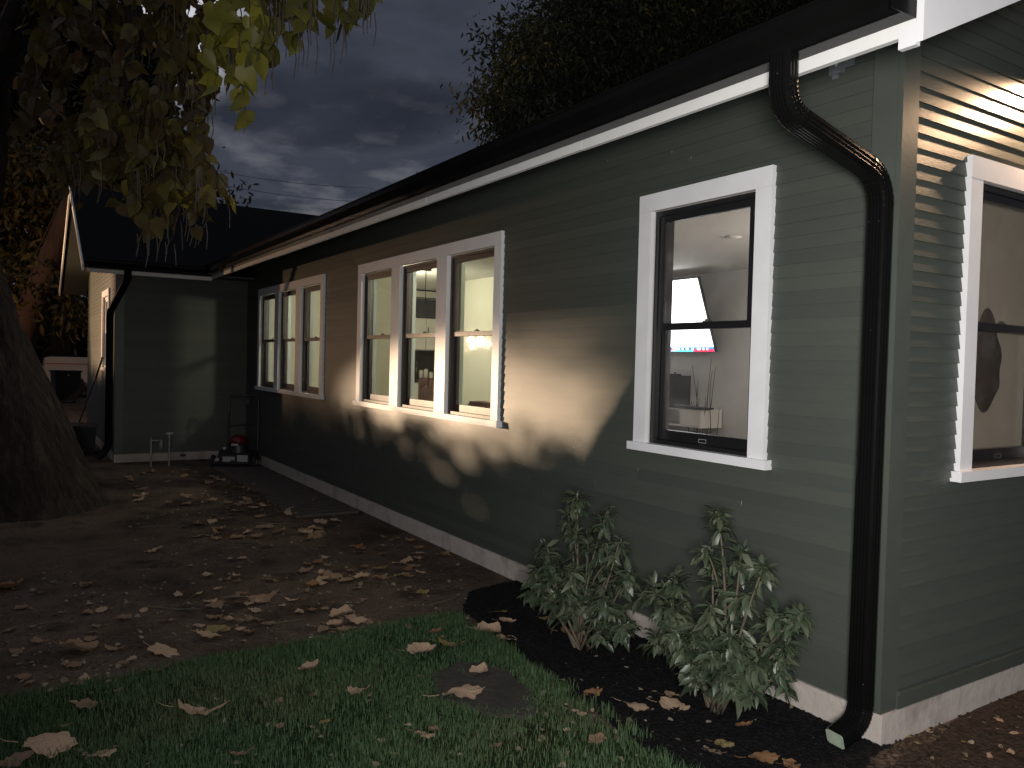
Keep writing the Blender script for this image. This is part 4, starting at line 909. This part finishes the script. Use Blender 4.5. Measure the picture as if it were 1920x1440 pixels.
NOTE = [ # u, v, px length, material, variant, label
 (580, 1255, 48, 'leaf_tan', 0, 'pinkish tan dry leaf alone on the middle of the lawn'),
 (303, 1219, 62, 'leaf_tan', 4, 'rounded tan leaf on the dirt just above the lawn edge at left'),
 (145, 1216, 80, 'leaf_brown', 0, 'wide crumpled brown leaf on the dirt left of the rounded tan one'),
 (368, 1338, 92, 'leaf_tan', 7, 'long folded tan leaf with a curled tip on the lawn'),
 (92, 1402, 110, 'leaf_tan', 3, 'largest pale tan leaf at the bottom left of the lawn'),
 (35, 1428, 70, 'leaf_brown', 1, 'ragged brown leaf under the largest tan leaf at bottom left'),
 (195, 1416, 52, 'leaf_tan', 5, 'small tan leaf at the bottom of the lawn right of the largest one'),
 (794, 1380, 48, 'leaf_tan', 5, 'upright tan lobed leaf low on the middle of the lawn'),
 (450, 1416, 50, 'leaf_brown', 7, 'narrow brown leaf standing up at the bottom edge of the lawn'),
 (672, 1299, 52, 'leaf_tan', 7, 'folded tan leaf on the lawn left of the stepping stone'),
 (868, 1306, 100, 'leaf_tan', 3, 'long curled leaf lying across the stepping stone'),
 (898, 1263, 48, 'leaf_tan', 0, 'crumpled leaf at the far edge of the stepping stone'),
 (842, 1211, 56, 'leaf_yellow', 7, 'folded yellowish leaf on the grass above the stepping stone'),
 (788, 1222, 62, 'leaf_tan', 2, 'arched tan leaf at the lawn edge left of the yellowish one'),
 (817, 1187, 30, 'leaf_orange', 0, 'small orange brown leaf at the far lawn edge'),
 (915, 1186, 62, 'leaf_tan', 0, 'large tan leaf in the heap at the mulch corner'),
 (948, 1196, 50, 'leaf_tan', 6, 'broad tan leaf on the right of the heap at the mulch corner'),
 (950, 1163, 36, 'leaf_tan', 2, 'upright tan leaf at the back of the heap at the mulch corner'),
 (932, 1146, 34, 'leaf_yellow', 4, 'small yellow leaf on the mulch behind the leaf heap'),
 (1112, 1297, 42, 'leaf_orange', 1, 'orange curled leaf at the lawn edge below the left shrub'),
 (1084, 1338, 36, 'leaf_tan', 5, 'small pointed tan leaf on the lawn right of the stepping stone'),
 (1120, 1388, 40, 'leaf_brown', 6, 'dull brown leaf on the lawn near its right edge'),
 (1192, 1324, 62, 'leaf_tan', 3, 'tan leaf on the black mulch, left of a touching pair'),
 (1262, 1322, 66, 'leaf_tan', 1, 'tan leaf on the black mulch, right of a touching pair'),
 (1258, 1302, 34, 'leaf_brown', 2, 'brown leaf propped on the touching pair in the mulch'),
 (1395, 1358, 38, 'leaf_orange', 2, 'orange leaf at the foot of the taller shrub'),
 (1357, 1392, 44, 'leaf_yellow', 5, 'yellow green leaf on the mulch below the taller shrub'),
 (1345, 1408, 40, 'leaf_brown', 1, 'brown leaf touching the yellow green one in the mulch'),
 (1432, 1420, 72, 'leaf_orange', 3, 'big curled orange leaf at the bottom edge of the mulch'),
 (1484, 1430, 40, 'leaf_orange', 6, 'small orange leaf right of the big curled one'),
 (1070, 1188, 54, 'leaf_orange', 0, 'orange brown leaf leaning at the foot of the left shrub'),
 (1022, 1158, 40, 'leaf_yellow', 3, 'yellowish leaf on the mulch left of the left shrub'),
 (640, 1150, 52, 'leaf_tan', 0, 'tan leaf in a pile on the dirt above the lawn'),
 (668, 1162, 50, 'leaf_tan', 3, 'curled tan leaf in the same dirt pile, right side'),
 (628, 1168, 40, 'leaf_tan', 2, 'narrow tan leaf at the front of the dirt pile'),
 (392, 1190, 56, 'leaf_tan', 1, 'flat yellowish tan leaf on the dirt beyond the lawn'),
 (405, 1178, 44, 'leaf_yellow', 4, 'pointed yellowish leaf behind the flat one on the dirt'),
 (14, 1100, 62, 'leaf_orange', 0, 'orange tan leaf on the dirt at the left edge of the picture'),
 (290, 1030, 44, 'leaf_tan', 5, 'lone tan leaf on bare dirt near the trunk'),
 (506, 1085, 26, 'leaf_yellow', 4, 'small bright yellow leaf on the dirt near the middle'),
 (712, 1065, 34, 'leaf_yellow', 2, 'yellow leaf on the dirt toward the foundation'),
 (752, 1076, 30, 'leaf_yellow', 4, 'second yellow leaf nearer the foundation'),
 (490, 1122, 60, 'leaf_brown', 7, 'long brown leaf lying flat on the dirt'),
 (792, 1108, 30, 'leaf_yellow', 5, 'small yellow leaf between the foundation and the lawn'),
 (160, 1324, 46, 'leaf_brown', 6, 'dull brown leaf at the left of the lawn'),
 (123, 1362, 22, 'leaf_yellow', 7, 'small green yellow leaf at the left of the lawn'),
 (607, 1355, 22, 'leaf_yellow', 4, 'small olive leaf on the lawn below the pinkish one'),
 (1548, 1376, 0, 'leaf_tan', 0, '')]
for (u, v, px, mk, var, lb) in NOTE:
    if not px: continue
    p = gr(u, v, .02); dep = (p-CAM).dot(CF); s = px*dep/FPX/2*1.05
    onlawn = inpoly(np.array([[p.x, p.y]]), LAWN)[0]
    put_leaf(p.x, p.y, .022 if onlawn else .010, s, mk, var, lb, 'fallen autumn leaves', rz=math.atan2(CR.y, CR.x)+random.uniform(-.5, .5), tilt=.25)
zones = [ # photo areas (u0,v0,u1,v1), count, size range, label, mats
 ((240, 880, 480, 945), 34, (.05, .09), 'small dull leaf in the dense litter before the mower', ('leaf_brown', 'leaf_brown', 'leaf_brown', 'leaf_tan')),
 ((370, 940, 640, 1010), 40, (.05, .09), 'brown leaf in the litter beside the plank walk', ('leaf_brown', 'leaf_brown', 'leaf_tan')),
 ((560, 1000, 840, 1110), 44, (.035, .075), 'small dry leaf on the dirt beside the foundation', ('leaf_brown', 'leaf_tan', 'leaf_orange')),
 ((300, 1040, 700, 1190), 50, (.030, .06), 'small dry leaf scattered on the open dirt', ('leaf_brown', 'leaf_tan', 'leaf_brown')),
 ((0, 1080, 300, 1290), 26, (.03, .06), 'small brown leaf on the dim dirt at left', ('leaf_brown', 'leaf_brown', 'leaf_tan')),
 ((100, 1270, 1150, 1430), 14, (.018, .035), 'tiny dry leaf lying in the lawn grass', ('leaf_tan', 'leaf_brown')),
 ((1690, 1340, 1910, 1420), 8, (.012, .025), 'tiny pale leaf scrap on the soil by the corner', ('leaf_tan', 'leaf_yellow'))]
for (a, b, c, d), n, (s0, s1), lb, ms in zones:
    for k in range(n):
        p = gr(random.uniform(a, c), random.uniform(b, d), .01)
        if p.y > -.06 and p.x < 0: p.y = -.1-random.random()*.3
        put_leaf(p.x, p.y, .016 if 'lawn' in lb else .008, random.uniform(s0, s1), random.choice(ms), random.randrange(8), lb, lb.replace('small', 'small').replace('leaf', 'leaves', 1))
for k in range(16):
    p = gr(random.uniform(150, 860), random.uniform(980, 1180), .012); a = random.uniform(0, 3.14); L = random.uniform(.06, .22)
    if p.y > -.15: continue
    bm = bmesh.new(); q = [Vector((math.cos(a)*L*(f-.5)*2+random.uniform(-.01, .01), math.sin(a)*L*(f-.5)*2+random.uniform(-.01, .01), .004+random.uniform(0, .008))) for f in (0, .3, .6, 1)]
    tube(bm, q, [.005, .004, .0035, .002], 5); o = obj('twig', bm, MT['shrubstem']); o.location = (p.x, p.y, .006)
    T(o, 'thin bare twig lying on the open dirt', 'twig', 'twigs on the dirt')
# tiny debris flecks: uncountable
dP = []
for (a, b, c, d), n in (((250, 1000, 880, 1200), 420), ((0, 1060, 300, 1300), 130), ((100, 1260, 1250, 1440), 120), ((950, 1180, 1550, 1430), 60), ((240, 870, 640, 1000), 420), ((1700, 1320, 1918, 1438), 14)):
    for k in range(n):
        p = gr(random.uniform(a, c), random.uniform(b, d), .012)
        if p.y > -.05 and p.x < 0: continue
        dP.append((p.x, p.y, .020 if inpoly(np.array([[p.x, p.y]]), LAWN)[0] else .012))
dP = np.array(dP); aa = rng.uniform(0, 6.28, len(dP))
T(leaves('leaf_debris', dP, np.stack([np.cos(aa), np.sin(aa), rng.uniform(-.1, .4, len(dP))], 1), rng.uniform(.010, .032, len(dP)), HEART, MT['debris'], nrm=np.tile([0, 0, 1.], (len(dP), 1))+rng.normal(0, .35, (len(dP), 3)), curl=.4), 'small pale leaf scraps scattered over dirt, lawn and mulch', 'leaf litter', kind='stuff')

# ------------------------------------------------------------------ big catalpa at the left
cat = empty('catalpa_tree', (-7.2, -2.9, 0), 0, 'big leaning tree with rough bark and drooping yellow green leaves and pods', 'tree')
def wt(p): return Vector(p)-Vector((-7.2, -2.9, 0))
DT = 7.85
trunk_px = [(40, 960, .92), (28, 900, .78), (-2, 800, .66), (-40, 700, .60), (-78, 600, .56), (-105, 500, .52), (-118, 400, .50), (-128, 300, .48), (-138, 200, .47), (-140, 100, .46)]
bm = bmesh.new(); NT = 110; rings = []
ax = []
for k, (u, v, r) in enumerate(trunk_px):
    ax.append((at(u, v+(24 if k < 2 else 0), DT-.036*k), r*.9))
pts = []; 
for i in range(len(ax)-1):
    for q in range(14):
        f_ = q/14; pts.append((ax[i][0].lerp(ax[i+1][0], f_), ax[i][1]*(1-f_)+ax[i+1][1]*f_))
pts.append(ax[-1]); pts[0] = (Vector((pts[0][0].x, pts[0][0].y, -.05)), 1.0)
for i, (p, r) in enumerate(pts):
    ring = []
    for k in range(NT):
        a = 6.283*k/NT; fl = max(0, 1-i/24)
        zz_ = p.z
        rr = r*(1+.07*mnoise.noise(Vector((math.cos(a)*2.2, math.sin(a)*2.2, zz_*.7)))+.075*abs(mnoise.noise(Vector((math.cos(a)*9, math.sin(a)*9, zz_*1.6))))+.03*mnoise.noise(Vector((math.cos(a)*26, math.sin(a)*26, zz_*6)))+fl*.12*abs(math.sin(2.5*a+.7)))
        ring.append(bm.verts.new(wt(p)+Vector((math.cos(a)*rr, math.sin(a)*rr, 0))))
    rings.append(ring)
for a, b in zip(rings[:-1], rings[1:]):
    for k in range(NT): bm.faces.new((a[k], a[(k+1) % NT], b[(k+1) % NT], b[k]))
bm.faces.new(rings[-1])
obj('trunk', bm, MT['bark'], cat, True)
def limb(path, rads, mt='bark'):
    bm = bmesh.new(); P = [wt(at(*q)) for q in path]; sm = []
    for i in range(len(P)-1):
        for q in range(4): sm.append((P[i].lerp(P[i+1], q/4)+Vector((random.uniform(-.015, .015),)*3), rads[i]*(1-q/4)+rads[i+1]*q/4))
    sm.append((P[-1], rads[-1])); tube(bm, [a for a, b in sm], [b for a, b in sm], 10, wob=.06); return obj('limb', bm, MT[mt], cat, True)
limb([(-110, 260, 8.2), (-20, 150, 7.9), (25, 60, 7.6), (75, -50, 7.3), (140, -220, 7.0)], [.22, .17, .15, .14, .12])
limb([(-120, 470, 8.3), (-20, 430, 8.2), (4, 330, 8.1), (8, 180, 8.0), (-2, 60, 7.9)], [.09, .055, .05, .045, .04])
limb([(60, -60, 7.3), (200, -90, 6.8), (252, 20, 6.6), (244, 120, 6.5), (238, 180, 6.5)], [.10, .09, .075, .05, .03])
limb([(140, -200, 7.0), (420, -240, 6.0), (620, -160, 5.2)], [.11, .08, .03])
# hanging twigs with big leaves
def catalpa_leaves(regions, mname, m, nmin=5):
    LP, LD, LS, LR = [], [], [], []; bmt = bmesh.new(); bmp = bmesh.new()
    for (u0, u1, v0, v1, d0, d1, n, bright, podp) in regions:
        for k in range(n):
            u = random.uniform(u0, u1); v = random.uniform(v0, v1); d = random.uniform(d0, d1); p = at(u, v, d); L = random.uniform(.25, .55)
            tip = p+Vector((random.uniform(-.1, .1), random.uniform(-.1, .1), -L)); mid = (p+tip)/2+Vector((random.uniform(-.05, .05), random.uniform(-.05, .05), 0))
            tube(bmt, [wt(p), wt(mid), wt(tip)], [.006, .004, .002], 4, cap=False)
            for j in range(random.randint(nmin, nmin+4)):
                f_ = random.random(); q = p.lerp(tip, f_); a = random.uniform(0, 6.28); dr = random.uniform(.6, 2.2)
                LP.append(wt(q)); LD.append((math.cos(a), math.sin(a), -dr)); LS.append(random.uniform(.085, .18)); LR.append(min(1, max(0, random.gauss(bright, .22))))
            if random.random() < podp:
                for j in range(random.randint(1, 2)):
                    s = tip+Vector((random.uniform(-.05, .05), random.uniform(-.05, .05), 0)); l = random.uniform(.12, .30)
                    tube(bmp, [wt(s), wt(s+Vector((.01, .01, -l*.5))), wt(s+Vector((random.uniform(-.02, .02), random.uniform(-.02, .02), -l)))], [.0035, .0045, .003], 4)
    leaves(mname, LP, LD, LS, HEART, m, cat, curl=.3, rnd=np.array(LR))
    T(obj('twigs', bmt, MT['twig'], cat), kind='stuff'); T(obj('seed_pods', bmp, MT['pod'], cat), kind='stuff')
catalpa_leaves([
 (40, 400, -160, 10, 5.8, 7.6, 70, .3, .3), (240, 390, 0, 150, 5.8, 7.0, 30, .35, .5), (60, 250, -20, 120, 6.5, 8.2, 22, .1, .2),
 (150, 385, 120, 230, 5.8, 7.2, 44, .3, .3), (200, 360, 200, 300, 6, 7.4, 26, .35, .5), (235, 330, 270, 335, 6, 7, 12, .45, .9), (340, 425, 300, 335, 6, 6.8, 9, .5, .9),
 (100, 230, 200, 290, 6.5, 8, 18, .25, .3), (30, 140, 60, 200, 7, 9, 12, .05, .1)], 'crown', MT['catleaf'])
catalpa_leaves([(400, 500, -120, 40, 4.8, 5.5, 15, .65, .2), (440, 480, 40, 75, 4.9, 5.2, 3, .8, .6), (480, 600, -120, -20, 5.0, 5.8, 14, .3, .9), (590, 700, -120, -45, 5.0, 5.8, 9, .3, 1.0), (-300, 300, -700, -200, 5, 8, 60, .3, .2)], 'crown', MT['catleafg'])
bm = bmesh.new()
for k in range(38):
    u = random.choice([random.gauss(510, 18), random.gauss(560, 12), random.gauss(575, 10), random.gauss(690, 10), random.gauss(650, 30)]); v = random.uniform(-30, 20); d = random.uniform(5, 5.8); s = at(u, v, d); l = random.uniform(.12, .30)
    tube(bm, [wt(s), wt(s+Vector((.008, .0, -l*.5))), wt(s+Vector((random.uniform(-.02, .02), random.uniform(-.02, .02), -l)))], [.003, .004, .0025], 4)
T(obj('seed_pods', bm, MT['pod'], cat), kind='stuff')

# ------------------------------------------------------------------ other trees
def crown_tree(name, base, trunk_path, trad, blobs, dens, lsize, tpl, m, label, group=None, droop=.3, bark='bark', limbs=6, cat_='tree', shell=.55, lt=.2):
    t = empty(name, base, 0, label, cat_, group); b0 = Vector(base)
    bm = bmesh.new(); tp = [Vector(p)-b0 for p in trunk_path]; tube(bm, tp, [trad*(1-.55*i/(len(tp)-1)) for i in range(len(tp))], 12, wob=.08)
    top = tp[-1]
    for (c, r) in blobs:
        c_ = Vector(c)-b0
        for k in range(limbs):
            e_ = c_+Vector((random.uniform(-1, 1)*r[0]*.7, random.uniform(-1, 1)*r[1]*.7, random.uniform(-.8, .8)*r[2]*.7)); mid = (top+e_)/2+Vector((0, 0, .25*r[2]))
            tube(bm, [top, mid, e_], [trad*lt, trad*lt*.5, trad*.04], 6, cap=False)
    obj('trunk', bm, MT[bark], t, True)
    P, D, S = [], [], []
    for (c, r) in blobs:
        vol = r[0]*r[1]*r[2]; nc = max(6, int(dens*vol**.67)); c_ = np.array(Vector(c)-b0)
        for k in range(nc):
            v = rng.normal(size=3); v /= np.linalg.norm(v); v *= rng.uniform(shell, 1.05)**.6; cc = c_+v*np.array(r); n = int(rng.integers(18, 34)); sp_ = lsize*rng.uniform(1.5, 3.0)
            q = rng.normal(0, 1, (n, 3))*sp_*np.array([1, 1, .55]); P.append(cc+q); dd = rng.normal(0, 1, (n, 3))+np.array(v)*.8; dd[:, 2] -= droop*2; D.append(dd); S.append(rng.uniform(.6, 1.3, n)*lsize)
    P = np.concatenate(P); D = np.concatenate(D); S = np.concatenate(S)
    leaves('crown', P, D, S, tpl, m, t, curl=.2)
    return t
# tree behind the roof (right)
C1 = lambda u, v, d: tuple(at(u, v, d))
crown_tree('locust_tree', (-12.5, 11, 0), [(-12.5, 11, 0), (-12.4, 11, 3), (-12.2, 10.8, 6)], .25,
  [(C1(990, 110, 16), (.75, .75, .55)), (C1(960, 190, 16), (.55, .55, .35)), (C1(930, 185, 16), (.35, .35, .22)), (C1(1000, 240, 16), (.75, .7, .35)), (C1(1090, 60, 17), (1.2, 1.1, 1.0)), (C1(1080, 150, 17), (.9, .8, .6)), (C1(1200, 60, 17), (1.3, 1.2, .9)), (C1(1230, 140, 17), (.8, .8, .4)), (C1(1330, 20, 17), (1.4, 1.3, .9)), (C1(1180, -90, 17), (1.8, 1.5, 1.0)), (C1(1420, -60, 17), (1.6, 1.4, 1.0)), (C1(1460, 20, 18), (1.0, 1.0, .6)), (C1(1150, 250, 17), (.6, .6, .3))],
  270, .14, LONG, MT['locust'], 'dark feathery tree rising behind the long roof', droop=.55, lt=.1)
# autumn tree with the leaning trunk, far left
AT = crown_tree('autumn_tree', tuple(gr(20, 760)), [tuple(gr(20, 760)), tuple(at(45, 610, 19.8)), tuple(at(88, 500, 19.8)), tuple(at(133, 385, 19.8)), tuple(at(160, 310, 19.8))], .36,
  [(C1(50, 400, 22), (1.3, 1.1, 1.0)), (C1(95, 340, 22), (1.2, 1.0, .6)), (C1(40, 520, 22), (1.0, 1.0, .9)), (C1(90, 540, 20.5), (.7, .7, .8)), (C1(20, 320, 22), (1.0, 1, .8))],
  90, .26, LONG, MT['farleaf'], 'yellow green tree with a thick leaning trunk far behind the yard', droop=.7, bark='bark2', lt=.12, limbs=2)
crown_tree('orange_tree', tuple(gr(230, 740)), [tuple(gr(230, 740)), tuple(at(225, 500, 27)), tuple(at(220, 330, 27))], .25,
  [(C1(175, 325, 27), (1.3, 1.2, .65)), (C1(235, 330, 27), (1.3, 1.2, .5)), (C1(290, 335, 27), (1.1, 1.0, .4)), (C1(160, 270, 27), (1.4, 1.2, .6)), (C1(380, 370, 26), (.7, .7, .35))],
  90, .24, LONG, MT['orangeleaf'], 'orange leaved tree just above the wing roof ridge', droop=.4)
crown_tree('dark_tree', tuple(gr(120, 735)), [tuple(gr(120, 735)), tuple(at(120, 500, 30)), tuple(at(120, 200, 30))], .5,
  [(C1(60, 230, 30), (2.6, 2.4, 2.4)), (C1(160, 180, 30), (2.0, 2.0, 1.9)), (C1(130, 80, 30), (2.6, 2.2, 1.7)), (C1(40, 40, 31), (2.6, 2.2, 2.6)), (C1(230, 240, 30), (1.5, 1.5, 1.3)), (C1(60, 330, 31), (2.6, 2.2, 1.4)), (C1(250, 110, 31), (1.1, 1.1, 1.0))],
  105, .26, SIMPLE, MT['darkleaf'], 'tall dark tree filling the gap behind the big leaning one', droop=.2)
crown_tree('dark_shrub', tuple(gr(60, 730)), [tuple(gr(60, 730)), tuple(at(60, 690, 31)), tuple(at(60, 660, 31))], .15,
  [(C1(30, 640, 32), (2.4, 2.0, 1.4)), (C1(110, 620, 33), (2.4, 2.0, 1.3)), (C1(160, 640, 34), (2.2, 2.0, 1.5))], 70, .22, SIMPLE, MT['darkleaf'], 'dark bushes beyond the parked pickup truck', droop=.1, cat_='bush')
# hedge and bush left of the frame whose tops cut the garden lamp's light
def bush(name, c, r, label, n, cat_='hedge', group=None, ls=(.05, .10)):
    t = empty(name, (c[0], c[1], 0), 0, label, cat_, group); bm = bmesh.new()
    for k in range(6):
        a = random.uniform(-.6, .6)*r[0]; tube(bm, [(a*.3, 0, 0), (a, random.uniform(-.1, .1), c[2]+r[2]*.4)], [.02, .008], 6)
    obj('stem', bm, MT['twig'], t)
    u = rng.uniform(-1, 1, (n, 3)); P = u*np.array(r)+np.array([0, 0, c[2]]); P[:, 2] += .04*np.sin(P[:, 0]*11)+.03*np.sin(P[:, 0]*27)*(u[:, 2] > .5)
    leaves('foliage', P, rng.normal(size=(n, 3)), rng.uniform(ls[0], ls[1], n), SIMPLE, MT['hedge'], t); return t
bush('hedge', (-13.70, -4.7, .84), (2.05, .22, .86), 'clipped dark green hedge outside the left of the yard', 52000, ls=(.04, .075))
bush('round_bush', (-11.27, -4.7, .83), (.25, .2, .87), 'narrow bush standing at the end of the hedge', 9000, 'bush', ls=(.04, .075))
bush('low_light_screen', (-9.0, -4.75, .6), (1.95, .25, .62), 'added low row of leaves keeping lamp light off the dirt, out of view', 15000)  # unseen leaves, added to keep the lamp off the dirt at left

bush('tall_light_screen', (-11.38, -5.1, 1.5), (.45, .12, 1.5), 'added tall screen of leaves fading the lamp light on the wall, out of view', 7000, 'bush')  # unseen occluder, added so the warm pool fades out softly to the right
bush('loose_light_screen', (-11.83, -5.15, 1.8), (.30, .10, .9), 'added thin screen of leaves beside the tall one, dappling the lamp light', 2600, 'bush', ls=(.025, .05))  # sparse unseen leaves, added to loosen the edge of that fade
bush('upper_light_screen', (-12.20, -5.2, 2.34), (.45, .10, .40), 'added sparse leaves dimming the lamp light on the upper wall, out of view', 900, 'tree', ls=(.025, .05))  # unseen foliage, added to dim the lamp on the upper wall
# power cables across the sky
for k, (v0, v1, lb) in enumerate(((300, 345, 'upper thin power cable crossing the cloudy sky'), (322, 372, 'lower thin power cable crossing the cloudy sky'))):
    a = at(250, v0-18, 34); b = at(700, v1+8, 34); bm = bmesh.new(); tube(bm, [a.lerp(b, i/12)+Vector((0, 0, -.35*math.sin(math.pi*i/12))) for i in range(13)], .011, 5)
    T(obj('power_cable', bm, MT['steel']), lb, 'power cable', 'power cables')
